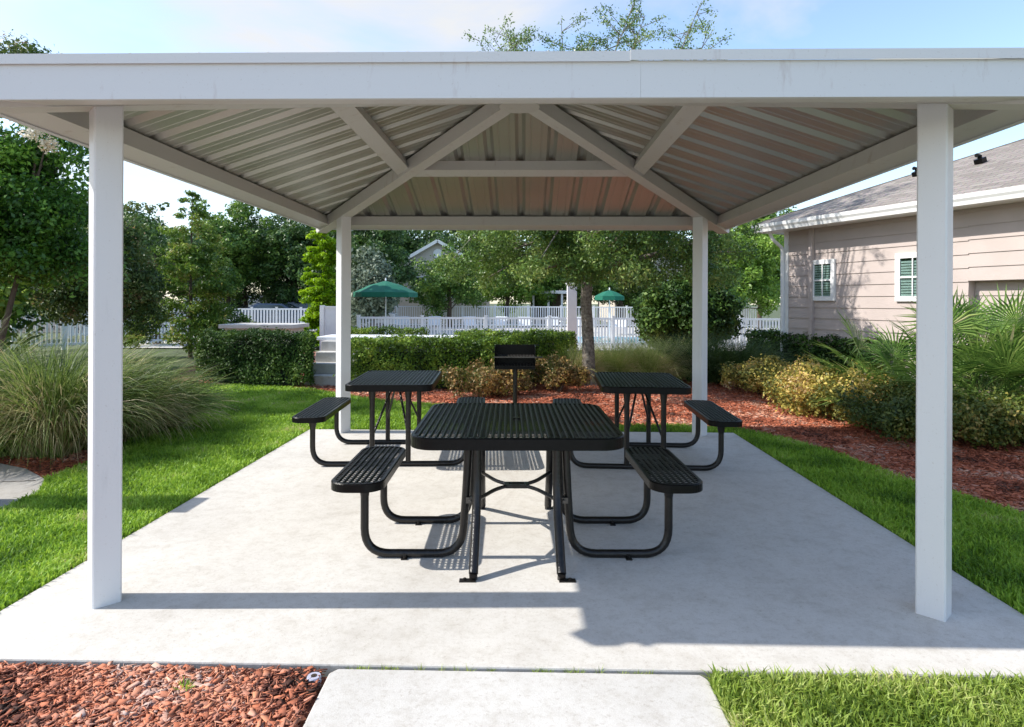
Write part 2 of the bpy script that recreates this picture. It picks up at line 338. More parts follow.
def shrub(name,label,clumps,n,leaf,material,base,cat='shrub',group=None,up=.5,aspect=.6,shell=.6,stems=6,squash=.9,jit=1.0):
    t=thing(name,label,cat,base,group=group)
    mb=MB()
    for c in random.sample(clumps,min(stems,len(clumps))):
        b=Vector(base)+Vector((random.uniform(-.1,.1),random.uniform(-.1,.1),-.02));c=Vector(c[:3])
        mb.tube([b,b.lerp(c,.5)+Vector((0,0,.05)),c],[.018,.012,.005],5,False)
    mb.build('stems',M['bark2'],t)
    P,d=in_clumps(clumps,n,shell,squash);P[:,2]=np.maximum(P[:,2],.01)
    leaves('leaves',P,leaf,M[material],t,aspect,up,d*1.1,jit)
    return t
def arcs(center,n,length,width,spread,droop,seg=5,rbase=.25,zf=1.0,minlen=.6,bias=None):
    """fountain grass blades: V,F"""
    az=rng.uniform(0,2*np.pi,n)
    if bias is not None: az=bias[0]+rng.normal(size=n)*bias[1]
    rb=rbase*np.sqrt(rng.random(n));L=length*rng.uniform(minlen,1,n);tilt=spread*rng.random(n)**.8;dr=droop*rng.uniform(.5,1.3,n)
    base=np.stack([center[0]+rb*np.cos(az+rng.normal(size=n)*.6),center[1]+rb*np.sin(az+rng.normal(size=n)*.6),np.full(n,center[2])],1)
    hd=np.stack([np.cos(az),np.sin(az),np.zeros(n)],1);sd=np.stack([-np.sin(az),np.cos(az),np.zeros(n)],1)
    tw=rng.uniform(-1,1,n)
    sd=sd*np.cos(tw*.9)[:,None]+np.array([0,0,1])*np.sin(tw*.9)[:,None]
    P=base.copy();ang=tilt.copy();rows=[];w=width*rng.uniform(.6,1.2,n)
    for s in range(seg+1):
        ww=(w*(1-(s/seg))**.6+.0006)[:,None]
        rows.append(P-sd*ww/2);rows.append(P+sd*ww/2)
        st=(L/seg)[:,None];P=P+(hd*np.sin(ang)[:,None]+np.array([0,0,1])*np.cos(ang)[:,None])*st
        ang=np.minimum(ang+dr/seg*(.5+s/seg*1.2),2.7)
        P[:,2]=np.maximum(P[:,2],center[2]+.01)
    V=np.stack(rows,1);m=2*(seg+1)
    idx=np.arange(n)[:,None]*m
    F=[np.concatenate([idx+2*s,idx+2*s+1,idx+2*s+3,idx+2*s+2],1) for s in range(seg)]
    return V.reshape(-1,3),np.concatenate(F)
def fountain(name,label,center,n,length,width,spread,droop,material,cat='ornamental grass',group=None,**k):
    t=thing(name,label,cat,center,group=group)
    V,F=arcs(center,n,length,width,spread,droop,**k);fast('blades',V,[F],M[material],t)
    return t
def inpoly(P,poly):
    x,y=P[:,0],P[:,1];c=np.zeros(len(P),bool);n=len(poly);j=n-1
    for i in range(n):
        xi,yi=poly[i];xj,yj=poly[j]
        if yi!=yj: c^=((yi>y)!=(yj>y))&(x<(xj-xi)*(y-yi)/(yj-yi)+xi)
        j=i
    return c
def scatter(poly,n):
    A=np.array(poly);lo=A.min(0);hi=A.max(0);out=[]
    got=0
    while got<n:
        q=lo+(hi-lo)*rng.random((n*2,2));q=q[inpoly(q,poly)];out.append(q);got+=len(q)
    return np.concatenate(out)[:n]
def blades(P,h,w,lean=.5,z=-.02):
    n=len(P);az=rng.uniform(0,2*np.pi,n);L=h*rng.uniform(.55,1.25,n);ln=lean*rng.uniform(.2,1.4,n)
    hd=np.stack([np.cos(az),np.sin(az),np.zeros(n)],1);a2=az+np.pi/2+rng.normal(size=n)*.8;sd=np.stack([np.cos(a2),np.sin(a2),np.zeros(n)],1)
    B=np.concatenate([P,np.full((n,1),z)],1);ww=(w*rng.uniform(.7,1.3,n)/2)[:,None];upv=np.array([0,0,1.])
    L_=L[:,None];l_=ln[:,None]
    mid=B+upv*L_*.6+hd*L_*.25*l_;tip=B+upv*L_*(1-.25*l_)+hd*L_*.85*l_
    V=np.stack([B-sd*ww*.8,B+sd*ww*.8,mid+sd*ww,mid-sd*ww,tip],1)
    i=np.arange(n)[:,None]*5
    return V.reshape(-1,3),[np.concatenate([i,i+1,i+2,i+3],1),np.concatenate([i+3,i+2,i+4],1)]
def chips(P,lmin,lmax,z=-.02,thick=.0028,pile=.024):
    n=len(P);az=rng.uniform(0,2*np.pi,n);L=rng.uniform(lmin,lmax,n)*rng.random(n)**.4;W=np.where(rng.random(n)<.68,np.clip(L*rng.uniform(.06,.16,n),.003,.012),np.minimum(L*rng.uniform(.35,.7,n),.028));T=np.full(n,thick)*rng.uniform(.6,1.6,n)
    t=np.stack([np.cos(az),np.sin(az),rng.normal(size=n)*.17],1);t/=np.linalg.norm(t,axis=1,keepdims=True)
    s=np.stack([-np.sin(az),np.cos(az),rng.normal(size=n)*.3],1);s-=t*(s*t).sum(1,keepdims=True);s/=np.linalg.norm(s,axis=1,keepdims=True)
    u=np.cross(t,s);C=np.concatenate([P,(z+pile*rng.random(n))[:,None]],1)
    V=np.empty((n,8,3));k=0
    for c in(-1,1):
        for a,b in((-1,-1),(1,-1),(1,1),(-1,1)):
            V[:,k]=C+t*(a*L/2*rng.uniform(.8,1.15,n))[:,None]+s*(b*W/2*rng.uniform(.6,1.2,n))[:,None]+u*(c*T/2)[:,None];k+=1
    i=np.arange(n)[:,None]*8
    F=np.concatenate([np.concatenate([i+q for q in f],1) for f in((0,3,2,1),(4,5,6,7),(0,1,5,4),(1,2,6,5),(2,3,7,6),(3,0,4,7))])
    return V.reshape(-1,3),[F]
# ================================================================ GROUND
mb=MB();mb.add([(-400,-60,-.06),(400,-60,-.06),(400,700,-.06),(-400,700,-.06)],[(0,1,2,3)]);tag(mb.build('ground',M['ground']),kind='structure')
def sheet(name,poly,z,m,th=0):
    mb=MB()
    if th: mb.prism(poly,z-th,z)
    else: mb.add([(x,y,z) for x,y in poly],[tuple(range(len(poly)))])
    return tag(mb.build(name,m,bevel=.008 if th else 0),kind='structure')
SL=(-2.495,2.49,-2.565,2.2)
slab=sheet('pavilion_floor',[(SL[0],SL[2]),(SL[1],SL[2]),(SL[1],SL[3]),(SL[0],SL[3])],0,M['concrete'],.12)
# joint lies between the slab and the front path
path=sheet('front_path',[(-.66,-6.5),(.78,-6.5),(.80,-2.62),(.775,-2.585),(-.71,-2.585),(-.74,-2.62)],-.004,M['concrete2'],.11)
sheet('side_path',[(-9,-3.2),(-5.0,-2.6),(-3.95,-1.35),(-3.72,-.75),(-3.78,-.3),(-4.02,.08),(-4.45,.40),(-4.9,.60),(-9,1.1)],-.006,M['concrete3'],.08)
mb=MB();mb.beam((-4.06,.02,-.0052),(-7.5,-.65,-.0052),.012,.003);tag(mb.build('path_joint',M['soil']),kind='structure')
sheet('bounce_paving',[(-14,-16),(14,-16),(14,-6.5),(-14,-6.5)],-.004,M['concrete2'],.11)  # unseen pale paving behind the camera, added to bounce light onto the pavilion
mulchL=[(-9,1.1),(-4.9,.60),(-4.45,.40),(-4.02,.08),(-4.0,.3),(-4.05,.8),(-4.2,1.5),(-4.7,2.6),(-5.0,3.6),(-5.6,4.6),(-7,6.6),(-12,7),(-12,1.2)]
bedR=[(-6.4,5.95),(-5.2,6.3),(-3.6,5.55),(-2.3,4.5),(-1.1,4.0),(.2,2.95),(.85,2.5),(1.5,2.62),(2.1,2.62),(2.6,2.45),(2.95,1.9),(3.18,1.3),(3.36,.25),(3.65,-.6),(4.2,-1.6),(5.2,-2.8),(9,-3),(9,9),(5,14),(-7,14),(-8,9)]
lawnL=[(-2.5,-2.6),(-2.5,2.2),(2.49,2.2),(2.6,2.45),(2.1,2.62),(1.5,2.62),(.85,2.5),(.2,2.95),(-1.1,4.0),(-2.3,4.5),(-3.6,5.55),(-5.2,6.3),(-6.4,5.95),(-9,9),(-14,9),(-12,7),(-7,6.6),(-5.6,4.6),(-5.0,3.6),(-4.7,2.6),(-4.2,1.5),(-4.05,.8),(-4.0,.3),(-4.02,.08),(-3.78,-.3),(-3.72,-.75),(-3.95,-1.35),(-5,-2.6)]
lawnR=[(2.49,2.2),(2.49,-2.6),(.8,-2.6),(.79,-6),(8,-6),(5.2,-2.8),(4.2,-1.6),(3.65,-.6),(3.36,.25),(3.18,1.3),(2.95,1.9),(2.6,2.45)]
frontM=[(-.72,-2.6),(-.68,-6),(-7,-6),(-5,-2.6)]
sheet('left_bed_soil',mulchL,-.036,M['mulchbase']);sheet('garden_bed_soil',bedR,-.034,M['mulchbase'])
sheet('front_bed_soil',frontM,-.032,M['mulchbase'])
sheet('left_lawn_soil',lawnL,-.028,M['turf']);sheet('right_lawn_soil',lawnR,-.026,M['turf'])
sheet('pool_deck_paving',[(-14,15),(14,15),(16,34),(-16,34)],-.02,M['coping'])
sheet('parking_lot',[(-60,24.5),(-8,24.5),(-8,52),(-60,52)],-.03,M['asphalt'])
# grass
def sub(poly,box):
    x0,x1,y0,y1=box;return lambda P:P[(P[:,0]>x0)&(P[:,0]<x1)&(P[:,1]>y0)&(P[:,1]<y1)]
def grassobj(name,poly,specs,material):
    Vs=[];F4=[];F3=[];o=0
    for box,dens,h,w in specs:
        x0,x1,y0,y1=box;n=int((x1-x0)*(y1-y0)*dens);P=np.stack([rng.uniform(x0,x1,n),rng.uniform(y0,y1,n)],1);P=P[inpoly(P,poly)]
        V,F=blades(P,h,w,.75);Vs.append(V);F4.append(F[0]+o);F3.append(F[1]+o);o+=len(V)
    return tag(fast(name,np.concatenate(Vs),[np.concatenate(F4),np.concatenate(F3)],material),kind='stuff')
grassobj('left_lawn_grass',lawnL,[((-5,-2.5,-2.8,.3),9000,.058,.0075),((-5,-2.5,.3,2.2),6500,.06,.009),((-5,3,2.2,4.2),5000,.055,.010),((-8,0,4.2,9),2200,.06,.013)],M['grass'])
tag(bpy.data.objects['left_lawn_grass'],'bright green lawn grass left of and behind the concrete floor','grass')
grassobj('right_lawn_grass',lawnR,[((2.47,4.6,-2.6,0),8500,.062,.0075),((2.47,3.6,0,2.5),6500,.062,.009)],M['grass'])
tag(bpy.data.objects['right_lawn_grass'],'strip of green lawn grass right of the concrete floor','grass')
grassobj('front_lawn_grass',lawnR,[((.78,2.7,-3.5,-2.575),15000,.062,.0065),((2.7,4.4,-3.8,-2.6),5000,.06,.009)],M['grassdry'])
tag(bpy.data.objects['front_lawn_grass'],'patchy green and straw grass in the front right corner beside the path','grass')
def mulchobj(name,poly,specs,label,m='mulch'):
    Vs=[];Fs=[];o=0
    for box,dens,l0,l1 in specs:
        x0,x1,y0,y1=box;n=int((x1-x0)*(y1-y0)*dens);P=np.stack([rng.uniform(x0,x1,n),rng.uniform(y0,y1,n)],1);P=P[inpoly(P,poly)]
        V,F=chips(P,l0,l1);Vs.append(V);Fs.append(F[0]+o);o+=len(V)
    return tag(fast(name,np.concatenate(Vs),[np.concatenate(Fs)],M[m]),label,'mulch',kind='stuff')
mulchobj('front_mulch',frontM,[((-2.9,-.76,-3.6,-2.60),22000,.008,.062),((-4.4,-2.9,-3.8,-2.6),3000,.02,.05)],'reddish bark mulch in the front left corner beside the path','mulchf')
mulchobj('left_mulch',mulchL,[((-6,-3.2,0,1.6),2600,.02,.06)],'red bark mulch under the tall grass clump at left')
mulchobj('garden_bed_mulch',bedR,[((2.9,6.2,-1.8,2.5),3600,.02,.10),((-1.6,6,2.5,5),2600,.025,.10),((-6,4.5,4.6,8),900,.03,.08)],'red bark mulch in the planting bed right of and behind the lawn')
# weeds in the front mulch
t=thing('weed_seedling','tiny green weed sprouting in the front mulch','plant',(-1.27,-2.74,-.02))
V,F=arcs((-1.27,-2.74,-.01),26,.05,.006,1.0,.8,seg=3,rbase=.02);fast('blades',V,[F],M['grass'],t)
t=thing('joint_weeds','sparse moss and tiny weeds growing in the joint at the front edge of the concrete floor','weeds',(0,-2.575,-.02))
VV=[];FF=[];o_=0
for i in range(46):
    x=random.uniform(-.7,.76) if i<34 else random.uniform(.76,2.4)
    V,F=arcs((x,-2.575,-.02),int(random.uniform(5,14)),random.uniform(.018,.04),.004,1.0,.8,seg=2,rbase=.012);VV.append(V);FF.append(F+o_);o_+=len(V)
fast('blades',np.concatenate(VV),[np.concatenate(FF)],M['grassdry'],t)
# ================================================================ PAVILION
S=2.054;RP=.0895
pav=thing('pavilion','large white metal square pavilion with ribbed hip roof over the picnic tables','pavilion',(0,0,0))
def zdeck(d):return 3.318-.3333*d
def zhip(d):return 3.16-.3333*d
for (sx,sy) in((-1,-1),(1,-1),(-1,1),(1,1)):
    mb=MB();c=(sx*S,sy*S);q=[(c[0],c[1]-RP),(c[0]+RP,c[1]),(c[0],c[1]+RP),(c[0]-RP,c[1])]
    # bevelled square tube, top cut to hip slope
    pts=[]
    for i in range(4):
        a=Vector((*q[i],0));p=Vector((*q[i-1],0));n=Vector((*q[(i+1)%4],0));pts+=[a+(p-a).normalized()*.007,a+(n-a).normalized()*.007]
    vs=[(p.x,p.y,-.01) for p in pts]+[(p.x,p.y,zhip((sx*p.x+sy*p.y)/2)-.001) for p in pts];m=8
    mb.add(vs,[tuple(range(7,-1,-1)),tuple(range(8,16))]+[(i,(i+1)%8,8+(i+1)%8,8+i) for i in range(8)])
    mb.build('post',M['post'],pav)
# hip rafters
g=1/math.hypot(math.sqrt(2),.3333)
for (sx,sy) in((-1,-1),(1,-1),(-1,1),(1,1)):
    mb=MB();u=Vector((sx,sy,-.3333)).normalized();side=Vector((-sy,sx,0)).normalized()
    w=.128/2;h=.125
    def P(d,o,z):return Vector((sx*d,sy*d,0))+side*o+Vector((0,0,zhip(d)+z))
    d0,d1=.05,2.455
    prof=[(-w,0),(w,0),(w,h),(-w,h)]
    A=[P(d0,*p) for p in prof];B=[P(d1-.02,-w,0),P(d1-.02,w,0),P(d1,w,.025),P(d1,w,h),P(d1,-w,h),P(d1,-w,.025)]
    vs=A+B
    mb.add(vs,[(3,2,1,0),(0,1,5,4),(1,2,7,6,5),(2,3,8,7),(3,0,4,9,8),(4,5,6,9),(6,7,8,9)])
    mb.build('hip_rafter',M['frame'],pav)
# peak plate
mb=MB();mb.tube([(0,0,3.118),(0,0,3.135)],.17,16);mb.build('peak_plate',M['frame'],pav)
def side(k):  # world point from (t along eave, d outward, z)
    a=(0,1,0,-1)[k];b=(-1,0,1,0)[k]   # outward dir
    def f(t,d,z):
        return Vector((a*d-b*t, b*d+a*t, z))
    return f
nu=Vector((0,.3162,.9487))
for k in range(4):
    f=side(k)
    # eave beam: tilted tube; bottom from d=2.30 to 2.42
    sl=.3333
    def quad(d0,d1,hh):
        # cross-section points (d,z): bottom inner, bottom outer, top outer, top inner
        zb=lambda d:3.208-sl*d
        ox,oz=.3162*hh,.9487*hh
        return [(d0,zb(d0)),(d1,zb(d1)),(d1+ox,zb(d1)+oz),(d0+ox,zb(d0)+oz)]
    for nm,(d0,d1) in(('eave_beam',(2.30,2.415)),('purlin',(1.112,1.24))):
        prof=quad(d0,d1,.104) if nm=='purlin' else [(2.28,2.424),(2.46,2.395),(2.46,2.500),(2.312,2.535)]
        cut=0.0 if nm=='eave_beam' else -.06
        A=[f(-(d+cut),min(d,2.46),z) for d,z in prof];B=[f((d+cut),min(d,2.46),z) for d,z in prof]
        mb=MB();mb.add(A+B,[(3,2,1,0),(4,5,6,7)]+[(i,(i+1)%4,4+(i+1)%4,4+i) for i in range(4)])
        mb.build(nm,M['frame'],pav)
    # roof sheet with ribs
    br=[]
    off=0.0
    for j in range(-9,10):
        c=j*.305+off
        br+=[(c-.050,0),(c-.018,.036),(c+.018,.036),(c+.050,0)]
        for mcen in(.102,.203):
            br+=[(c+mcen-.010,0),(c+mcen-.006,.0028),(c+mcen+.006,.0028),(c+mcen+.010,0)]
    br=[b for b in br if abs(b[0])<2.45]+[(-2.45,0),(2.45,0),(0.0,.036)]
    br=sorted(br);vs=[];fs=[]
    for i,(t,o) in enumerate(br):
        vs+=[f(t,abs(t),zdeck(abs(t))+o),f(t,2.45,zdeck(2.45)+o)]
    for i in range(len(br)-1):fs.append((2*i,2*i+1,2*i+3,2*i+2))
    mb=MB();mb.add(vs,fs);o=mb.build('roof_sheet',M['deck'],pav)
    sm=o.modifiers.new('thick','SOLIDIFY');sm.thickness=.002;sm.offset=1
    # fascia
    e=2.465
    def rail(prof,name,mt,t0,t1,m0=True,m1=True):
        mb=MB();A=[f(-d if m0 else t0,d,z) for d,z in prof];B=[f(d if m1 else t1,d,z) for d,z in prof];n=len(prof)
        mb.add(A+B,[tuple(range(n-1,-1,-1)),tuple(range(n,2*n))]+[(i,(i+1)%n,n+(i+1)%n,n+i) for i in range(n)])
        return mb.build(name,mt,pav)
    fp=[(e,2.389),(e,2.548),(e-.004,2.548),(e-.004,2.392),(e-.030,2.395),(e-.030,2.391)]
    cp=[(e+.001,2.544),(e+.014,2.540),(e+.016,2.583),(e-.06,2.586),(e-.06,2.583),(e+.012,2.579)]
    if k==0:
        rail(fp,'fascia',M['fascia'],0,.545,True,False);rail([(d+.0,z) for d,z in fp],'fascia',M['fascia'],.5457,0,False,True)
        rail(cp,'drip_edge',M['fascia'],0,.50,True,False);rail([(d+.003,z+.004) for d,z in cp],'drip_edge',M['fascia'],.50,0,False,True)
    else:
        rail(fp,'fascia',M['fascia'],0,0);rail(cp,'drip_edge',M['fascia'],0,0)
    if k==0:
        for j in range(-7,8):
            p=f(j*.305+.15,2.45,2.588);mb=MB();mb.tube([p-Vector((0,0,.004)),p+Vector((0,0,.008))],.006,6);mb.build('roof_screw',M['frame'],pav)
    # hip cap on top
for (sx,sy) in((-1,-1),(1,-1),(-1,1),(1,1)):
    mb=MB();mb.beam((0,0,3.372),(sx*2.45,sy*2.45,zdeck(2.45)+.052),.16,.018);mb.build('hip_cap',M['deck'],pav)
# ================================================================ PICNIC TABLES
def rrect(hx,hy,r,n=8):
    out=[]
    for cx,cy,a0 in((hx-r,hy-r,0),(-hx+r,hy-r,90),(-hx+r,-hy+r,180),(hx-r,-hy+r,270)):
        for i in range(n+1):
            a=R(a0+90*i/n);out.append((cx+r*math.cos(a),cy+r*math.sin(a)))
    return out
def halfext(p,hx,hy,r):   # half extent in y at x=p
    p=abs(p)
    if p<=hx-r:return hy
    if p>=hx:return 0
    return hy-r+math.sqrt(max(0,r*r-(p-(hx-r))**2))
def perforated(name,hx,hy,r,zt,rim,parent,cx=0,cy=0,pitch=.0345):
    mb=MB();n=9
    o=rrect(hx,hy,r,n);i_=rrect(hx-.022,hy-.022,max(r-.022,.01),n);o2=rrect(hx-.006,hy-.006,r-.006,n);m=len(o)
    L=[[(x+cx,y+cy,zt-rim) for x,y in o],[(x+cx,y+cy,zt-.006) for x,y in o],[(x+cx,y+cy,zt) for x,y in o2],[(x+cx,y+cy,zt) for x,y in i_],[(x+cx,y+cy,zt-.012) for x,y in i_],
       [(x*1+cx,y+cy,zt-.012) for x,y in rrect(hx-.005,hy-.005,r-.005,n)],[(x+cx,y+cy,zt-rim) for x,y in rrect(hx-.005,hy-.005,r-.005,n)]]
    vs=[p for l in L for p in l];fs=[]
    for a in range(len(L)):
        b=(a+1)%len(L)
        for j in range(m):
            k=(j+1)%m;fs.append((a*m+j,a*m+k,b*m+k,b*m+j))
    mb.add(vs,fs)
    nx=int((hx-.03)/pitch);ny=int((hy-.03)/pitch)
    ihx,ihy,ir=hx-.018,hy-.018,r-.018
    for j in range(-nx,nx+1):
        x=j*pitch;e=halfext(x,ihx,ihy,ir);w=.0095
        prof=[(-w,-.007),(-w*.8,-.0005),(-w*.3,.0035),(w*.3,.0035),(w*.8,-.0005),(w,-.007)]
        A=[(x+cx+a,cy-e,zt+z-.001) for a,z in prof];B=[(x+cx+a,cy+e,zt+z-.001) for a,z in prof]
        mb.add(A+B,[(i,i+1,7+i,6+i) for i in range(5)]+[(5,0,6,11),(5,4,3,2,1,0),(6,7,8,9,10,11)])
    for j in range(-ny,ny+1):
        y=j*pitch
        e=halfext(y,ihy,ihx,ir);w=.0075
        mb.box(cx-e,cx+e,cy+y-w,cy+y+w,zt-.0085,zt-.0050)
    return mb.build(name,M['black'],parent)
def bend(pts,r,seg=6):
    """round the corners of a polyline"""
    pts=[Vector(p) for p in pts];out=[pts[0]]
    for i in range(1,len(pts)-1):
        a,b,c=pts[i-1],pts[i],pts[i+1];rr=min(r,(a-b).length*.49,(c-b).length*.49)
        p0=b+(a-b).normalized()*rr;p1=b+(c-b).normalized()*rr
        for k in range(seg+1):
            t=k/seg;out.append(p0*(1-t)**2+b*2*t*(1-t)+p1*t*t)
    out.append(pts[-1]);return out
def flare(mb,x,y,z0,z1,r0,r1):
    mb.tube([(x,y,z0),(x,y,z1)],[r0,r1],12)
# centre table: square with two seats
TR=.0240
ct=thing('picnic_table','large square black perforated picnic table in the middle of the floor, nearest the camera','picnic table',(.002,-1.165,0),R(1.6),'black metal picnic tables',world=False)
zt=.772;perforated('tabletop',.600,.60,.14,zt,.066,ct)
for s in(-1,1):
    perforated('seat',.155,.47,.115,.485,.05,ct,cx=s*.92,cy=0)
    for yy in(-.285,.285):
        fr=MB()
        pts=bend([(s*.90,yy,.44),(s*.90,yy,.0235),(s*.325,yy,.0235),(s*.30,yy,.40),(s*.285,yy,.715)],.15,8)
        fr.tube(pts,TR,12)
        fr.tube([(s*.90,yy,.36),(s*.90,yy,.437)],[TR*1.02,.036],12)
        fr.box(s*.90-.10,s*.90+.13,yy-.02,yy+.02,.432,.4385)
        fr.box(s*.66-.018,s*.66+.018,yy-.045,yy-.012,.0,.006);fr.tube([(s*.66,yy-.035,0),(s*.66,yy-.035,.02)],.006,6)
        fr.box(s*.66-.01,s*.66+.01,yy-.03,yy-.01,.0,.03)
        fr.build('seat_frame',M['tube'],ct,True)
    for yy in(-1,1):
        lg=MB()
        pts=bend([(s*.235,yy*.30,.715),(s*.235,yy*.315,.36),(s*.24,yy*.58,.03)],.16,8)
        lg.tube(pts,.0265,12);lg.box(min(s*.225,s*.315),max(s*.225,s*.315),yy*.60-.02,yy*.60+.02,0,.006);lg.tube([(s*.285,yy*.60,0),(s*.285,yy*.60,.016)],.009,6)
        lg.tube([(s*.24,yy*.575,.0),(s*.24,yy*.595,.035)],.023,10)
        lg.build('leg',M['tube'],ct,True)
        cl=MB();cl.box(min(s*.255,s*.30),max(s*.255,s*.30),yy*.30-.016,yy*.30+.016,.328,.362);cl.tube([(s*.275,yy*.30-.036,.345),(s*.275,yy*.30+.036,.345)],.009,6)
        cl.build('clamp',M['steel'],ct)
br=MB()
for s in(-1,1):
    for yy in(-1,1):
        br.tube(bend([(s*.235,yy*.30,.345),(s*.13,yy*.09,.345),(s*.05,yy*.012,.345)],.08),.012,8)
br.box(-.075,.075,-.035,-.018,.333,.357);br.box(-.075,.075,.018,.035,.333,.357);br.box(-.075,-.05,-.018,.018,.333,.357);br.box(.05,.075,-.018,.018,.333,.357)
br.build('cross_brace',M['tube'],ct,True)
mb=MB();mb.tube([(0,0,zt-.004),(0,0,zt+.0055)],.024,16);mb.build('umbrella_hole_plug',M['tube'],ct)
for yy in(-.3,.3):
    fr=MB();fr.box(-.5,.5,yy-.02,yy+.02,.699,.7055);fr.build('top_support',M['tube'],ct)
# rectangular tables
def rect_table(label,loc,rz,so_=.735):
    t=thing('picnic_table',label,'picnic table',loc,rz,'black metal picnic tables',world=False)
    ux=so_-.015;zt=.765;perforated('tabletop',.398,.60,.10,zt,.060,t)
    for s in(-1,1):
        perforated('seat',.15,.61,.10,.475,.048,t,cx=s*so_,cy=0)
    for yy in(-.45,.45):
        fr=MB()
        pts=bend([(-ux,yy,.43),(-ux,yy,.0235),(ux,yy,.0235),(ux,yy,.43)],.16,8);fr.tube(pts,TR,12)
        for s in(-1,1):fr.tube([(s*ux,yy,.34),(s*ux,yy,.425)],[TR*1.02,.038],12)
        fr.build('seat_frame',M['tube'],t,True)
    for s in(-1,1):
        for yy in(-.45,.45):
            lg=MB();lg.tube([(s*.165,yy,.04),(s*.165,yy,.60),(s*.165,yy,.712)],[TR,TR,.036],12)
            lg.box(s*.165-.05,s*.165+.05,yy-.02,yy+.02,.705,.7125);lg.build('leg',M['tube'],t,True)
            bb=MB();bb.tube([(s*.165,yy*.97,.27),(s*.03,yy*.25,.69)],.011,8);bb.build('brace',M['tube'],t,True)
    return t
tl=rect_table('black perforated picnic table in full sun beside the far left post',(-1.21,1.02,0),R(3.4),.72)
tr=rect_table('black perforated picnic table in the shade beside the far right post',(1.165,.99,0),R(-2.6),.69)
# ================================================================ GRILL
g=thing('barbecue_grill','black steel park barbecue grill on a post beyond the tables','grill',(-.07,2.95,0))
mb=MB();x0,x1,y0,y1,z0,z1=-.335,.185,2.76,3.14,.66,.95
mb.box(x0,x1,y0,y1,z0,z0+.006);mb.box(x0,x0+.006,y0,y1,z0+.006,z1);mb.box(x1-.006,x1,y0,y1,z0+.006,z1);mb.box(x0+.006,x1-.006,y1-.006,y1,z0+.006,z1)
mb.box(x0+.006,x1-.006,y0,y0+.012,z0+.006,z0+.03);mb.build('firebox',M['black'],g)
mb=MB();zg=.815
mb.box(x0-.01,x1+.01,y0-.012,y0,zg-.006,zg+.008)
for i in range(26):
    x=x0+.02+i*.0192;mb.tube([(x,y0,zg),(x,y1-.02,zg)],.005,6)
mb.tube([(x1,y0+.02,zg),(x1+.09,y0+.02,zg)],.011,8);mb.build('grate',M['steel'],g)
mb=MB();zg=.70
for i in range(26):
    x=x0+.02+i*.0192;mb.tube([(x,y0+.014,zg),(x,y1-.02,zg)],.004,6)
mb.build('ash_grate',M['steel'],g)
mb=MB();mb.tube([(-.075,2.95,-.03),(-.075,2.95,.66)],.03,12);mb.box(-.13,-.02,2.9,3.0,.648,.66);mb.build('post',M['tube'],g,True)
# irrigation cap
c=thing('valve_cap','small round grey plastic cap lying on the front mulch by the path','cap',(-.787,-2.66,-.02))
mb=MB();mb.tube([(-.787,-2.66,-.03),(-.787,-2.66,.002)],.029,20);mb.build('rim',M['cap'],c,True)
mb=MB();mb.tube([(-.787,-2.66,.002),(-.787,-2.66,.008)],[.029,.026],20);
mb.build('lid',M['cap'],c,True)
mb=MB();mb.tube([(-.787,-2.66,.0082),(-.787,-2.66,.0095)],.012,20);mb.build('slot',M['soil'],c)
# pedestal out of frame at left, added only to cast the lawn's shade band
p=thing('lawn_shade_blocker','unseen square pedestal beside the side path at left','blocker',(-4.12,-.63,0))
mb=MB();mb.box(-4.27,-3.97,-.78,-.48,-.02,1.30);mb.build('shaft',M['siding'],p);mb=MB();mb.box(-4.29,-3.95,-.80,-.46,1.301,1.36);mb.build('cap',M['coping'],p)
# ================================================================ HOUSE RIGHT
C0=Vector((5.284,7.464,0));U=Vector((.413,-.911,0)).normalized();Vv=Vector((.911,.413,0)).normalized();Z=Vector((0,0,1))
hs=thing('club_house','pinkish beige lap sided house with grey shingle hip roof at right','house',tuple(C0))
def hp(t,s,z):return C0+U*t+Vv*s+Z*z
HL=14.;
def lap(mb,t0,t1,z0,z1,s0=0,ex=.205):
    z=z0
    while z<z1-.01:
        zz=min(z+ex,z1)
        a=[hp(t0,s0-.016,z),hp(t0,s0-.002,zz),hp(t0,s0+.02,zz),hp(t0,s0+.02,z)];b=[q+U*(t1-t0) for q in a]
        mb.add(a+b,[(3,2,1,0),(4,5,6,7)]+[(i,(i+1)%4,4+(i+1)%4,4+i) for i in range(4)]);z=zz
mb=MB();lap(mb,0,3.41,0,3.0);lap(mb,3.41,HL,1.86,3.0);
mb.build('siding',M['siding'],hs)
mb=MB();lap(mb,3.41,HL,0,1.86,.16);
a=[hp(3.40,0,1.853),hp(HL,0,1.853),hp(HL,.2,1.853),hp(3.40,.2,1.853)];mb.add(a+[q+Z*.006 for q in a],[(0,1,2,3),(7,6,5,4),(0,1,5,4),(2,3,7,6)])
mb.obox(hp(3.40,.08,.93),U,Vv,Z,(.012,.17,1.85));mb.build('recessed_siding',M['siding'],hs)
mb=MB();q=[hp(.0,.02,0),hp(HL,.02,0),hp(HL,11,0),hp(0,11,0)]
mb.add([p_ +Vv*.16 if i<2 else p_ for i,p_ in enumerate(q)]+[(p_+Vv*.16 if i<2 else p_)+Z*3 for i,p_ in enumerate(q)],[(0,1,5,4),(1,2,6,5),(2,3,7,6),(3,0,4,7)]);mb.build('wall',M['siding'],hs)
mb=MB();mb.obox(hp(-.01,.03,1.5),U,Vv,Z,(.10,.11,3.0));mb.build('corner_trim',M['trim'],hs)
mb=MB();mb.obox(hp(.62,-.05,1.5),U,Vv,Z,(.075,.06,2.98));mb.build('downspout',M['siding'],hs)
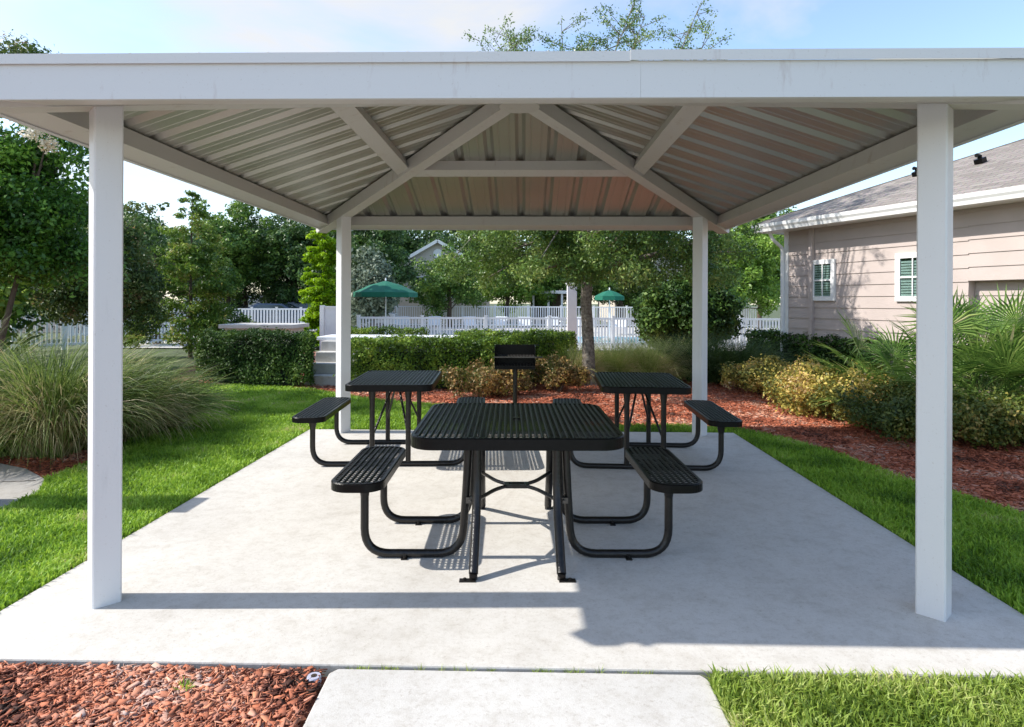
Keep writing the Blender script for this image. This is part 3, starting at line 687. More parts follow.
mb=MB();mb.tube(bend([hp(-.15,-.32,2.92),hp(-.10,-.28,2.78),hp(-.07,-.06,2.62),hp(-.07,-.055,0)],.06),.035,8);mb.build('downspout',M['trim'],hs,True)
# windows
def window(t,zc,w,h):
    f=thing_part=MB();fw=.085
    f.obox(hp(t,-.03,zc+h/2+fw/2),U,Vv,Z,(w+2*fw,.045,fw));f.obox(hp(t,-.03,zc-h/2-fw/2),U,Vv,Z,(w+2*fw,.045,fw))
    f.obox(hp(t-w/2-fw/2,-.03,zc),U,Vv,Z,(fw,.045,h));f.obox(hp(t+w/2+fw/2,-.03,zc),U,Vv,Z,(fw,.045,h))
    f.obox(hp(t,-.044,zc),U,Vv,Z,(w,.012,.028));f.obox(hp(t,-.044,zc+h/4+.007),U,Vv,Z,(.02,.012,h/2-.014));f.obox(hp(t,-.044,zc-h/4-.007),U,Vv,Z,(.02,.012,h/2-.014))
    F=f.build('window',M['trim'],hs,bevel=.004)
    b=MB();
    for i in range(int(h/.045)):
        z=zc-h/2+.02+i*.045;b.obox(hp(t,-.026,z),U,Vv,Z,(w-.01,.006,.032))
    b_=b.build('blind',M['blind'],hs);b_.parent=F
    g_=MB();g_.obox(hp(t,-.036,zc),U,Vv,Z,(w,.003,h));q=g_.build('pane',M['clear'],hs);q.parent=F
    k_=MB();k_.obox(hp(t,-.0195,zc),U,Vv,Z,(w,.003,h));k_=k_.build('backing',M['glass'],hs);k_.parent=F
    for o in(b_,q,k_):o.matrix_parent_inverse=Matrix()
window(.87,1.94,.50,.60) if False else None
window(.86,1.945,.36,.60);window(2.58,1.945,.42,.62)
# eaves, gutter
E0=-.42
mb=MB();mb.obox(hp(HL/2-.2,-.2,2.95),U,Vv,Z,(HL+.4,.42,.02));mb.build('soffit',M['trim'],hs)
mb=MB()
prof=[(-.40,2.93),(-.46,2.935),(-.475,2.99),(-.50,3.03),(-.505,3.09),(-.495,3.09),(-.41,3.09),(-.40,3.08)]
a=[hp(-.46,s,z) for s,z in prof];b=[hp(HL+.4,s,z) for s,z in prof];n=len(prof)
mb.add(a+b,[tuple(range(n-1,-1,-1)),tuple(range(n,2*n))]+[(i,(i+1)%n,n+(i+1)%n,n+i) for i in range(n)]);mb.build('gutter',M['trim'],hs)
mb=MB();mb.obox(hp(HL/2-.02,-.385,3.03),U,Vv,Z,(HL+.8,.025,.17));mb.build('fascia',M['trim'],hs)
mb=MB();mb.obox(hp(-.43,5,3.03),U,Vv,Z,(.03,10.8,.17));mb.build('end_fascia',M['trim'],hs)
def roofpoly(name,pts,parent,uaxis,vaxis,org,m='shingle'):
    me=bpy.data.meshes.new(name);off=Vector(parent['_o']);me.from_pydata([tuple(Vector(p)-off) for p in pts],[],[tuple(range(len(pts)))])
    uv=me.uv_layers.new(name='UVMap')
    for l in me.loops:
        p=Vector(pts[l.vertex_index])-Vector(org);uv.data[l.index].uv=(p.dot(uaxis),p.dot(vaxis))
    me.materials.append(M[m]);o=bpy.data.objects.new(name,me);COL.objects.link(o);o.parent=parent
    s=o.modifiers.new('t','SOLIDIFY');s.thickness=.03;s.offset=-1
    return o
rs=.42;e=.47;zr=3.10
def hq(t,s):return hp(t,s,zr+rs*min(s+e,12-(s+e),t+e))
vv=(Vv+Z*rs).normalized();uu=(U+Z*rs).normalized()
roofpoly('roof',[hp(-e,-e,zr),hp(HL+2,-e,zr),hp(HL+2,6-e,zr+rs*6),hp(6-e,6-e,zr+rs*6)],hs,U,vv,hp(0,0,0))
roofpoly('roof',[hp(-e,-e,zr),hp(6-e,6-e,zr+rs*6),hp(-e,12-e,zr)],hs,Vv,uu,hp(0,0,0))
mb=MB();mb.beam(hp(-e,-e,zr+.004),hp(6-e,6-e,zr+rs*6+.004),.05,.012);mb.build('ridge_cap',M['ridge'],hs)
for t_,s_ in((2.78,1.35),(1.75,1.3)):
    q=hp(t_,s_,zr+rs*(s_+e));mb=MB();mb.obox(q+Z*.05,U,vv,(-Vv*rs+Z).normalized(),(.13,.13,.08));mb.tube([q,q+Z*.13+(-Vv)*.02,q+Z*.13-Vv*.10],.035,8);mb.build('roof_vent',M['black'],hs)
# ================================================================ HEDGES / SHRUBS
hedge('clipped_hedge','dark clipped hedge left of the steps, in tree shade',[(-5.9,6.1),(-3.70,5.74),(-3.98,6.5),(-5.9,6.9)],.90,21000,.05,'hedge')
hedge('clipped_hedge','long clipped hedge with bright top behind the grill',[(-3.05,5.35),(-.2,5.75),(.05,6.9),(-3.05,6.35)],.81,26000,.05,'hedgeb')
hedge('clipped_hedge','end part of the hedge beside the tree trunk, mounding down',[(-.2,6.1),(.85,6.9),(.8,7.8),(-.1,7.3)],.85,11000,.05,'hedgeb')
hedge('clipped_hedge','second hedge row in front of the pool fence',[(-1.5,8.6),(1.1,8.7),(1.2,9.5),(-1.5,9.4)],.80,12000,.06,'hedgeb')
hedge('clipped_hedge','short low hedge behind the white landing',[(-4.4,10.4),(-2.5,10.4),(-2.5,11),(-4.4,11)],.80,6000,.06,'hedgeb')
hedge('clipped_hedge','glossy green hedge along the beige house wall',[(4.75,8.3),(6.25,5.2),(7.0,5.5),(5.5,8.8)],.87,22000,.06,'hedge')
def mound(cs,rc,n,zs=(.1,.55)):
    out=[]
    for (x,y,r,h) in cs:
        for i in range(n):
            a=random.uniform(0,2*math.pi);q=math.sqrt(random.random())*r;out.append((x+q*math.cos(a),y+q*math.sin(a),random.uniform(.15,max(.2,h*(1-.25*(q/r)**2)-rc)),rc*random.uniform(.7,1.2)))
    return out
shrub('copper_shrub','brown and gold leaved shrub in front of the hedge, left of the grill',mound([(-.75,5.0,.45,.72),(-.25,5.05,.35,.7)],.16,22),7500,.05,'copper',(-.6,5.05,0))
shrub('copper_shrub','brown leaved shrub right of the grill against the hedge',mound([(.45,5.6,.42,.72),(.85,5.75,.3,.6)],.16,18),6500,.05,'copper',(.55,5.6,0))
shrub('gold_shrub','golden leaved shrub, farthest of the row, beside the far right post',mound([(3.95,5.7,.40,.70),(4.1,5.1,.42,.72),(4.6,5.3,.4,.74)],.17,24),12000,.05,'gold',(4.05,5.35,0))
shrub('gold_shrub','largest golden leaved shrub in the sunlit middle of the row',mound([(4.1,4.1,.5,.76),(4.05,3.4,.46,.78),(4.5,4.4,.4,.8),(4.6,3.6,.5,.8),(4.25,2.8,.42,.76)],.18,24),22000,.045,'gold',(4.25,4.0,0))
shrub('olive_shrub','olive green and bronze shrub left of the near right post',mound([(4.2,2.1,.42,.72),(4.35,1.5,.42,.68),(4.75,2.3,.4,.75),(4.85,1.6,.4,.7)],.17,24),17000,.042,'golddark',(4.4,1.9,0))
shrub('olive_shrub','dark low shrub under the palmetto, right of the near right post',mound([(5.2,1.65,.42,.64),(5.7,1.6,.45,.64),(6.3,1.5,.5,.62)],.16,24),15000,.042,'golddark',(5.4,1.6,0))
cl=ell_clumps((4.15,10.95,1.22),(1.22,1.1,.85),84,.36,.5,-.98)
t=shrub('round_shrub','tall rounded glossy shrub behind the far right post',cl,46000,.10,'hedge',(4.1,10.95,0),stems=16)
# ornamental grasses

fountain('tall_grass_clump','big arching clump of tall green and straw grass left of the near left post',(-4.85,1.2,-.02),6500,1.5,.010,.8,1.8,'pampas',rbase=.46,seg=7)
fountain('tall_grass_clump','arching grass clump seen between the left posts beside the lawn',(-4.45,1.95,-.02),4200,1.12,.010,.9,1.8,'pampas',rbase=.36,seg=7)
fountain('tall_grass_clump','grass clump at the left edge behind the side path',(-6.2,1.5,-.02),3000,1.6,.011,.9,1.6,'pampas',rbase=.4,seg=6)
for (x,y,l,lab,mt) in((1.9,7.35,.95,'wispy straw grass clump just right of the tree trunk','muhly'),(2.55,7.2,.95,'wispy grass clump in the middle behind the right table','muhly'),(3.15,7.6,.95,'wispy grass clump under the round shrub','muhly'),(.95,7.1,.85,'wispy grass clump just left of the tree trunk','muhly'),(3.55,7.1,1.1,'dark arching grass clump beside the far right post','darkgrass'),(4.2,6.9,1.05,'dark arching grass clump behind the golden shrubs','darkgrass')):
    fountain('grass_clump',lab,(x,y,-.02),3600,l*1.15,.0075,1.05,1.5,mt,group='low grass clumps behind the bed',rbase=.3,seg=5)
# palmetto
def palmetto(label,base,n,H,seed,fr=.55):
    random.seed(seed);t=thing('palmetto',label,'palm',base,group='fan palms by the house');mb=MB();Vs=[];Fs=[]
    o=0
    for i in range(n):
        az=random.uniform(0,2*math.pi);el=random.uniform(.05,1.35);L=H*random.uniform(.6,1.0)
        d=Vector((math.cos(az)*math.cos(el),math.sin(az)*math.cos(el),math.sin(el)));b=Vector(base)+Vector((random.uniform(-.25,.25),random.uniform(-.25,.25),.05))
        tip=b+d*L;tip.z=max(tip.z-.08*L,.25);mb.tube([b,b.lerp(tip,.5)+Vector((0,0,.05)),tip],[.012,.009,.006],5,False)
        dd=(tip-b).normalized();s=dd.cross(Vector((0,0,1))).normalized();up=s.cross(dd);k=28;fl=fr*random.uniform(.8,1.15)
        for j in range(k):
            a=R(-105+210*j/(k-1));ax=dd*math.cos(a)+s*math.sin(a);pl=.035*fl*2
            ll=fl*(1-.18*abs(math.sin(a)))*random.uniform(.92,1.05);fold=.10*abs(math.sin(a))
            sd=ax.cross(up).normalized()
            p0=tip;p1=tip+ax*ll*.5+up*(fold*ll);dr=random.uniform(.05,.28)
            p2=tip+ax*ll+up*(fold*ll)-Vector((0,0,dr*ll));w=.0105*fl/.55
            pm=p0.lerp(p1,.5);Vs+=[p0,p1-sd*w,p2,p1+sd*w,p1-up*.006]
            Fs+=[(o,o+4,o+1),(o,o+3,o+4),(o+1,o+4,o+2),(o+4,o+3,o+2)];o+=5
    mb.build('stalks',M['palm'],t)
    m2=MB();m2.add(Vs,Fs);m2.build('fronds',M['palm'],t);return t
palmetto('large fan palm with spiky fronds right of the near right post',(5.7,2.65,0),56,1.4,3,.68)
palmetto('fan palm with fronds reaching left of the near right post',(5.05,2.95,0),26,1.1,11,.66)
palmetto('fan palm with spiky fronds against the house recess',(6.5,3.1,0),34,1.15,5,.66)
random.seed(21)
# ================================================================ TREES
# live oak behind the bed
ok=thing('oak_tree','leaning grey trunked oak in the mulch bed behind the right table','tree',(1.24,6.48,-.03))
low=ell_clumps((1.25,6.6,3.6),(2.75,2.4,1.55),80,.42,.45,-1)
low=[c for c in low if c[2]-c[3]*.6>1.9 or (abs(c[0]-1.2)>.9 and c[2]>1.95)]
for i in range(120):
    a=random.uniform(0,2*math.pi);q=2.95*math.sqrt(random.uniform(.03,1));low.append((1.25+q*math.cos(a),6.6+.85*q*math.sin(a),random.uniform(1.95,3.0)+(.25 if q<.6 else 0),.34*random.uniform(.6,1.2)))
mb=MB();tp=[(1.24,6.48,-.05),(1.235,6.48,.15),(1.22,6.48,.8),(1.18,6.5,1.5),(1.2,6.52,2.1),(1.3,6.6,3.0),(1.25,6.6,4.4),(1.3,6.6,6.3)]
mb.tube(tp,[.16,.128,.112,.105,.10,.08,.055,.02],12)
for c in random.sample(low,34):
    s=Vector(random.choice(tp[4:7]));c=Vector(c[:3]);m_=s.lerp(c,.5)+Vector((random.uniform(-.2,.2),random.uniform(-.2,.2),random.uniform(-.1,.3)))
    mb.tube([s,m_,c],[.04,.026,.008],6,False)
shoots=[]
for i in range(34):
    x=random.uniform(-1.0,3.9);y=random.uniform(5.6,7.6);z=random.uniform(5.9,7.4)-.28*abs(x-1.6)
    if z<5.6:z=5.6
    s=Vector((1.25+(x-1.25)*.35,6.6+(y-6.6)*.4,4.2));e_=Vector((x,y,z));m_=s.lerp(e_,.55)+Vector((random.uniform(-.2,.2),random.uniform(-.2,.2),.1))
    mb.tube([s,m_,e_],[.026,.014,.004],5,False);shoots.append((s,m_,e_))
    for j in range(6):
        f=random.uniform(.35,1);b_=m_.lerp(e_,f);q=b_+Vector((random.uniform(-.5,.5),random.uniform(-.4,.4),random.uniform(-.15,.4)))
        mb.tube([b_,q],[.007,.003],4,False);shoots.append((b_,b_.lerp(q,.5),q))
mb.build('trunk',M['bark'],ok,True)
P,d=in_clumps(low,105000,.3,.8);leaves('crown',P,.062,M['oakleaf'],ok,.45,.4,d*.6)
PP=[]
for s,m_,e_ in shoots:
    k=int(75*min(1,(e_-m_).length/.6+.4))
    for j in range(k):
        f=random.random()**.7;q=(m_.lerp(e_,f));PP.append((q.x+random.gauss(0,.055),q.y+random.gauss(0,.055),q.z+random.gauss(0,.05)))
leaves('twig_leaves',np.array(PP),.05,M['oakleaf'],ok,.45,.3)
# crape myrtle at left
my=thing('flowering_tree','large dark leaved tree with cream blossoms at the left edge','tree',(-7.6,3.6,-.03))
cl=ell_clumps((-7.75,3.75,2.85),(1.65,1.15,1.8),105,.40,.3,-.95)
mb=MB()
for (bx,by,tx,ty) in((-7.65,3.6,-7.2,3.7),(-7.6,3.7,-7.9,3.9),(-7.7,3.5,-8.4,3.5)):
    mb.tube([(bx,by,-.03),(bx*.5+tx*.5,by,.9),(tx,ty,2.1),(tx+.2,ty,3.6)],[.05,.04,.03,.015],8)
for c in random.sample(cl,26):
    s=Vector((-7.4+random.uniform(-.4,.4),3.7,2.0+random.random()));c=Vector(c[:3]);mb.tube([s,s.lerp(c,.5)+Vector((0,0,.1)),c],[.025,.016,.005],5,False)
mb.build('trunk',M['bark2'],my,True)
P,d=in_clumps(cl,60000,.4,.85);leaves('crown',P,.075,M['myrtle'],my,.5,.5,d*.8)
fc=[(-6.75,3.0,4.0,.13),(-6.5,3.0,3.75,.14),(-6.35,3.1,3.6,.13),(-6.2,3.0,4.05,.12),(-7.3,2.9,3.2,.13),(-6.6,2.95,3.95,.12),(-6.05,3.0,3.5,.1),(-7.0,3.0,4.2,.12)]
P,d=in_clumps(fc[:5],1100,.2,1);leaves('blossoms',P,.035,M['flower'],my,.8,.3,d)
br_=[(-6.0,3.6,3.5),(-5.75,3.6,3.55),(-5.45,3.65,3.5),(-5.3,3.65,3.35)]
# tip above the roof at far left
P,d=in_clumps([(-6.95,3.6,5.0,.25),(-7.3,3.7,5.1,.3)],900,.1,.8);leaves('top_leaves',P,.06,M['redleaf'],my,.5,.5,d)
def conifer(name,label,base,H,r0,n,leaf,material,zlow=.5,bark='bark2',group=None,tiers=26,droop=.15,asp=.35,top=.06):
    t=thing(name,label,'tree',base,group=group);mb=MB();b=Vector(base)
    mb.tube([b,b+Vector((0,0,H*.5)),b+Vector((.05,0,H))],[.009*H+.02,.007*H,.008],8);cl=[]
    for i in range(tiers*4):
        f=random.random();z=zlow+(H-zlow)*f;rr=r0*(1-f)**.75+top;az=random.uniform(0,2*math.pi);q=rr*random.uniform(.25,1.0)
        c=b+Vector((math.cos(az)*q,math.sin(az)*q,z-droop*q+random.uniform(-.1,.1)));cl.append((*c,max(.12,rr*.26)*random.uniform(.6,1.2)))
        if i%2==0:mb.tube([b+Vector((0,0,z)),c],[.012,.004],4,False)
    mb.build('trunk',M[bark],t,True);P,d=in_clumps(cl,n,.3,.55);P[:,2]=np.maximum(P[:,2],.1);leaves('crown',P,leaf,M[material],t,asp,.6,d*.4);return t
conifer('cypress_tree','feathery pyramid shaped tree left of the hedge with bare tip',(-9.05,11.65,-.03),4.55,1.75,26000,.11,'cypress',.55,tiers=28,top=.12)
conifer('lime_conifer','bright lime green conical tree beside the far left post',(-6.75,15.8,-.03),4.6,.6,38000,.10,'lime',.1,tiers=60,asp=.5,top=.3)
tree('olive_tree','olive green tree just right of the near left post',(-9.3,8.6,-.03),5,(1.25,1.2,1.4),1.95,26000,.085,'redleaf',extra=[(-8.75,8.6,3.62,.16),(-8.5,8.6,3.62,.13),(-8.3,8.6,3.56,.12),(-8.1,8.6,3.6,.11),(-7.95,8.6,3.66,.08)],nc=60,rc=.42,r0=.07)
tree('shade_tree','bushy dark tree behind the left picket fence',(-13.2,17,-.03),6,(2.0,1.8,1.7),2.7,11000,.14,'dark',nc=34,rc=.6)
TREES=[
 (-20,27,3.6,2.6,3.6,'dark','dark tree above the parked cars, farthest left'),
 (-16.8,30,3.2,3.2,4.2,'mid','mid green tree rising highest behind the parked cars'),
 (-12.5,31,3.6,3.0,4.4,'dark','dark oak behind the parked cars'),
 (-8.3,27,3.0,2.4,3.9,'dark','dark oak behind the lime green conical tree'),
 (-7.1,24,1.15,1.6,2.1,'grey','grey green shrubby tree behind the green umbrella'),
 (-9.2,46,4,3.2,4.8,'dark','dark tree left of the cream gabled house'),
 (-4.6,33,2.3,2.3,2.7,'mid','mid green tree in front of the cream gabled house'),
 (-1.2,36,2.8,2.5,3.2,'light','pale green loose tree right of the cream gabled house'),
 (2.2,38,3.0,2.6,3.4,'mid','leafy tree left of the pool cabin'),
 (6.6,38,2.8,2.2,3.3,'mid','leafy tree right of the pool cabin'),
 (11.0,29,3.0,2.6,3.2,'light','bright green tree left of the beige house corner'),
 (14.2,33,3.0,3.0,3.8,'light','bright green tree hidden partly by the beige house'),
 (8.6,25,1.6,1.5,2.0,'mid','small leafy tree behind the round shrub'),
 (-25,30,4.5,3,4,'dark','dark spreading tree beyond the left edge'),
 (-4,52,6,4.0,6.5,'dark','tall dark tree behind the cream gabled house'),
 (7,54,7,4.2,6.5,'dark','tall dark tree behind the pool cabin'),
 (19,46,6,4,6,'mid','tall tree far behind the beige house'),
 (-11.5,6.8,1.3,1.2,1.2,'light','low leafy green bush tree behind the tall grass at the left edge'),
 (-14.5,10.5,2.2,1.6,1.7,'mid','mid green bushy tree left of the olive green tree'),
 (-23,17,3.2,2.4,2.8,'dark','dark tree at the left edge beyond the fence'),
 (-14.6,33,3.4,3.4,3.6,'dark','broad dark oak between the parked cars and the boundary wall'),
 (-10.4,35,3.2,3.2,3.8,'mid','mid green oak right of the broad dark oak'),
 (-18.5,36,4.0,3.3,4.0,'dark','dark oak behind the black sedan')]
for x,y,rx,rz,cz,mt,lab in TREES:
    n=14000
    tree('background_tree',lab,(x,y,-.03),cz+rz,(rx,rx*.8,rz),cz,int(n*(1.6 if rx>2.5 else 1.0)),.19 if y<40 else .28,mt,nc=int(34+rx*16),rc=.62 if rx<4 else .95,shell=.2,r0=.16,group='trees beyond the pool and parking',low=-.95)
# ================================================================ WHITE LANDING + STEPS, PLANTER
st=thing('white_steps','white concrete steps and landing between the two hedges','steps',(-3.6,6.3,0))
mb=MB()
for i in range(4):
    mb.box(-3.98,-3.0,6.15+i*.32,8.4,i*.19-.03,(i+1)*.19-.03)
mb.build('treads',M['concrete2'],st,bevel=.01);mb=MB();mb.box(-4.15,-1.35,7.35,8.3,.732,.80);mb.build('landing',M['vinyl'],st,bevel=.01)
mb=MB();mb.box(-2.95,-1.45,7.45,8.2,-.03,.731);mb.build('wall',M['coping'],st)
pl=thing('concrete_planter','low pale concrete box with flat cap and dark vents behind the dark hedge','planter',(-6.1,9.2,0))
mb=MB();mb.box(-6.7,-5.25,8.75,9.7,-.03,.90);mb.build('box',M['cream'],pl);mb=MB();mb.box(-6.8,-5.15,8.65,9.8,.901,.99);mb.build('cap',M['coping'],pl,bevel=.01)
mb=MB()
for i in range(4):mb.box(-6.3+i*.25,-6.18+i*.25,8.742,8.749,.80,.86)
mb.build('vent',M['black'],pl)
# ================================================================ FENCES
def fence(name,label,a,b,h,sp,posts,pw=.10,pick=.028,gap=.115,group='white picket fences',z0=0):
    a=Vector((*a,z0));b=Vector((*b,z0));t=thing(name,label,'fence',tuple(a),group=group);d=(b-a);L=d.length;d.normalize();s=Vector((-d.y,d.x,0))
    n=max(1,round(L/sp));mb=MB();k=int(L/gap)
    for i in range(k):
        q=a+d*(i+.5)*gap;mb.obox(q+Z*(h*.5-.02),d,s,Z,(pick,.02,h*.9))
    mb.build('pickets',M['vinyl'],t);mb=MB()
    mb.beam(a+Z*(h-.05),b+Z*(h-.05),.05,.07);mb.beam(a+Z*.12,b+Z*.12,.05,.07);mb.build('rails',M['vinyl'],t)
    for i in range(n+1):
        q=a+d*(L*i/n);mb=MB();mb.obox(q+Z*((h+.03)/2-.03),d,s,Z,(pw,pw,h+.09));mb.obox(q+Z*(h+.035),d,s,Z,(pw+.03,pw+.03,.025));mb.build('post',M['vinyl'],t)
    return t
fence('picket_fence','nearer white picket fence along the front of the pool',(-5.6,15.9),(9.5,16.2),1.02,2.05,8,gap=.105,pick=.055)
fence('picket_fence','farther white picket fence along the back of the pool',(-10,33.6),(14.5,33.9),1.28,2.0,12,gap=.14,pick=.055)
fence('picket_fence','white fence in front of the parked cars at left',(-19,20.5),(-8.9,22.6),1.22,1.0,10,gap=.13,pick=.07,pw=.08)
fence('picket_fence','white fence running back beside the feathery tree at left',(-15.5,13.5),(-11.5,18.5),1.1,1.3,6,gap=.13,pick=.05)
pn=thing('vinyl_panel','solid white vinyl privacy panel beside the far left post','fence',(-4.9,9.9,0))
mb=MB();mb.box(-4.82,-4.35,9.9,9.93,.02,1.36);mb.build('panel',M['vinyl'],pn);mb=MB();mb.box(-4.92,-4.82,9.86,9.96,-.03,1.42);mb.build('post',M['vinyl'],pn);mb=MB();mb.box(-4.82,-4.35,9.88,9.95,1.361,1.40);mb.build('rail',M['vinyl'],pn)
cw=thing('boundary_wall','long pale wall beyond the parked cars','wall',(-20,42,0));mb=MB();mb.box(-26,-4,42,42.2,-.03,1.95);mb.build('panel',M['vinyl'],cw)
mb=MB();mb.box(-26.05,-3.95,41.95,42.25,1.951,2.02);mb.build('coping',M['vinyl'],cw)
cb=thing('low_curved_wall','low tan retaining wall below the left fence','wall',(-10,17,0))
mb=MB()
pts=[(-11.6,17.6),(-10.3,16.6),(-9.0,16.1),(-7.9,16.4),(-7.3,17.2)]
for p,q in zip(pts[:-1],pts[1:]):mb.beam((*p,.22),(*q,.22),.2,.5)
mb.build('stones',M['cream'],cb)
# pillar of the pool gate
pp=thing('gate_pillar','square white pillar rising above the pool fence left of the oak trunk','pillar',(1.35,12.2,0))
mb=MB();mb.box(1.2,1.46,12.0,12.26,-.03,2.0);mb.build('shaft',M['vinyl'],pp,bevel=.01);mb=MB();mb.box(1.17,1.49,11.97,12.29,2.001,2.06);mb.build('cap',M['vinyl'],pp);mb=MB();mb.box(1.17,1.49,11.97,12.29,.0,.16);mb.build('base',M['vinyl'],pp)
# pool
mb=MB();mb.add([(-3,18.2,-.012),(7,18.2,-.012),(7,22.2,-.012),(-3,22.2,-.012)],[(0,1,2,3)]);tag(mb.build('pool_water',M['water']),kind='structure')
mb=MB()
for b in((-3.3,7.3,17.9,18.2),(-3.3,7.3,22.2,22.5),(-3.3,-3,18.2,22.2),(7,7.3,18.2,22.2)):mb.box(*b,-.02,.03)
tag(mb.build('pool_coping',M['vinyl']),kind='structure')
# loungers
def lounger(label,loc,rz):
    t=thing('pool_chair',label,'pool chair',loc,rz,'white pool chairs on the deck',world=False)
    s=MB();s.box(-.32,.32,-.55,.25,.34,.38);s.build('seat',M['vinyl'],t);b=MB();b.obox((0,.46,.56),(1,0,0),(0,.8,-.6),(0,.6,.8),(.64,.04,.50));b.build('backrest',M['vinyl'],t)
    for x in(-.29,.29):
        for y in(-.5,.22):
            l=MB();l.box(x-.025,x+.025,y-.025,y+.025,0,.34);l.build('leg',M['vinyl'],t)
    for x in(-.35,.35):
        a=MB();a.box(x-.03,x+.03,-.45,.35,.54,.57);a.build('armrest',M['vinyl'],t)
    return t
ls=[(-6.2,26.3,'far left of the green umbrella pole'),(-4.6,26.6,'left of the green umbrella pole'),(-2.7,26.4,'just right of the green umbrella'),(-1.3,26.6,'behind the grill, to its left'),(0,26.3,'directly above the grill'),(1.5,26.6,'right of the grill'),(2.7,26.4,'left of the white pillar'),(4.6,25.2,'under the small green umbrella'),(8.6,25.6,'near the beige house corner'),(9.9,25.9,'closest to the beige house corner')]
c0=None
for x,y,l in ls:
    lab='white pool chair seen through the fence, '+l
    if c0 is None:c0=lounger(lab,(x,y,0),R(random.uniform(-12,12)));continue
    c=copy_tree(c0);c.location=(x,y,0);c.rotation_euler.z=R(random.uniform(-14,14));c['label']=lab
# umbrellas
def umbrella(label,x,y,ztop,r,drop):
    t=thing('patio_umbrella',label,'umbrella',(x,y,0),group='green pool umbrellas');mb=MB();n=8;vs=[(x,y,ztop)]
    for k in range(3):
        for i in range(n):
            a=2*math.pi*i/n+.2;q=(r*.5,r,r)[k];z=(ztop-drop*.38,ztop-drop,ztop-drop-.16)[k];vs.append((x+q*math.cos(a),y+q*math.sin(a),z))
    fs=[(0,1+i,1+(i+1)%n) for i in range(n)]
    for k in range(2):
        for i in range(n):
            fs.append((1+k*n+i,1+(k+1)*n+i,1+(k+1)*n+(i+1)%n,1+k*n+(i+1)%n))
    mb.add(vs,fs);o=mb.build('canopy',M['canvas'],t);s=o.modifiers.new('s','SOLIDIFY');s.thickness=.006
    mb=MB();mb.tube([(x,y,0),(x,y,ztop+.07)],.022,10);mb.build('pole',M['vinyl'],t);mb=MB();mb.tube([(x,y,ztop+.02),(x,y,ztop+.10)],[.035,.015],10);mb.build('finial',M['vinyl'],t)
    mb=MB()
    for i in range(n):
        a=2*math.pi*i/n+.2;mb.tube([(x,y,ztop-drop*.9),(x+r*.55*math.cos(a),y+r*.55*math.sin(a),ztop-drop*.5)],.008,5,False)
    mb.build('ribs',M['vinyl'],t);mb=MB();mb.tube([(x,y,0),(x,y,.1)],.25,16);mb.build('base',M['coping'],t)
umbrella('large green patio umbrella left of the cream gabled house',-4.9,16.9,2.26,1.12,.42)
umbrella('small green patio umbrella seen right of the oak trunk',3.42,20.0,2.02,.62,.25)
# ================================================================ FAR BUILDINGS
def gable_house(label,x0,x1,y0,y1,ze,zp,wins,name='distant_house',wall='cream'):
    h=thing(name,label,'house',((x0+x1)/2,y0,0));mb=MB();mb.box(x0,x1,y0,y1,-.03,ze);xm=(x0+x1)/2
    mb.add([(x0,y0,ze),(x1,y0,ze),(xm,y0,zp),(x0,y0+.2,ze),(x1,y0+.2,ze),(xm,y0+.2,zp)],[(0,1,2),(5,4,3),(0,2,5,3),(2,1,4,5)]);mb.build('wall',M[wall],h)
    sl=(zp-ze)/(xm-x0);o=.4
    for s in(-1,1):
        ex=xm+s*(xm-x0+o);p=[(xm,y0-.3,zp+.08),(ex,y0-.3,ze-sl*o+.08),(ex,y1+.3,ze-sl*o+.08),(xm,y1+.3,zp+.08)]
        roofpoly('roof',[Vector(q) for q in p],h,Vector((0,1,0)),Vector((1,0,0)),(0,0,0))
        mb=MB();mb.beam((xm,y0-.33,zp+.02),(ex,y0-.33,ze-sl*o+.02),.05,.22);mb.build('rake_trim',M['trim'],h)
    for wx,wz,ww,wh in wins:
        mb=MB();mb.box(wx-ww/2-.08,wx+ww/2+.08,y0-.05,y0-.002,wz-wh/2-.08,wz+wh/2+.08);w=mb.build('window',M['trim'],h)
        mb=MB();mb.box(wx-ww/2,wx+ww/2,y0-.06,y0-.052,wz-wh/2,wz+wh/2);g_=mb.build('pane',M['glass'],h);g_.parent=w
    return h
h1=gable_house('cream house with white gable trim and round vent behind the green umbrella',-9.6,-3.0,40,48,4.0,5.9,[(-7.7,2.6,.9,1.4),(-5.2,2.6,.9,1.4)])
mb=MB();mb.tube([(-6.3,39.94,5.0),(-6.3,39.99,5.0)],.35,16);mb.build('round_vent',M['trim'],h1)
gable_house('grey roofed house seen through the oak leaves at right',6.5,16,40,50,3.6,6.2,[(8.4,2.4,.9,1.3),(11.2,2.4,1.8,1.4),(14,2.4,.9,1.3)])
cbn=thing('pool_cabin','small cabin with white posts behind the far pool fence','cabin',(3,36.5,0))
mb=MB();mb.box(.4,2.6,37.4,39.4,-.03,2.1);mb.build('wall',M['bark2'],cbn);mb=MB();mb.box(-.1,2.9,36.2,39.8,2.101,2.3);mb.build('roof',M['trim'],cbn)
for x in(.5,1.5,2.4):
    mb=MB();mb.box(x,x+.14,36.4,36.54,-.03,2.1);mb.build('post',M['trim'],cbn)
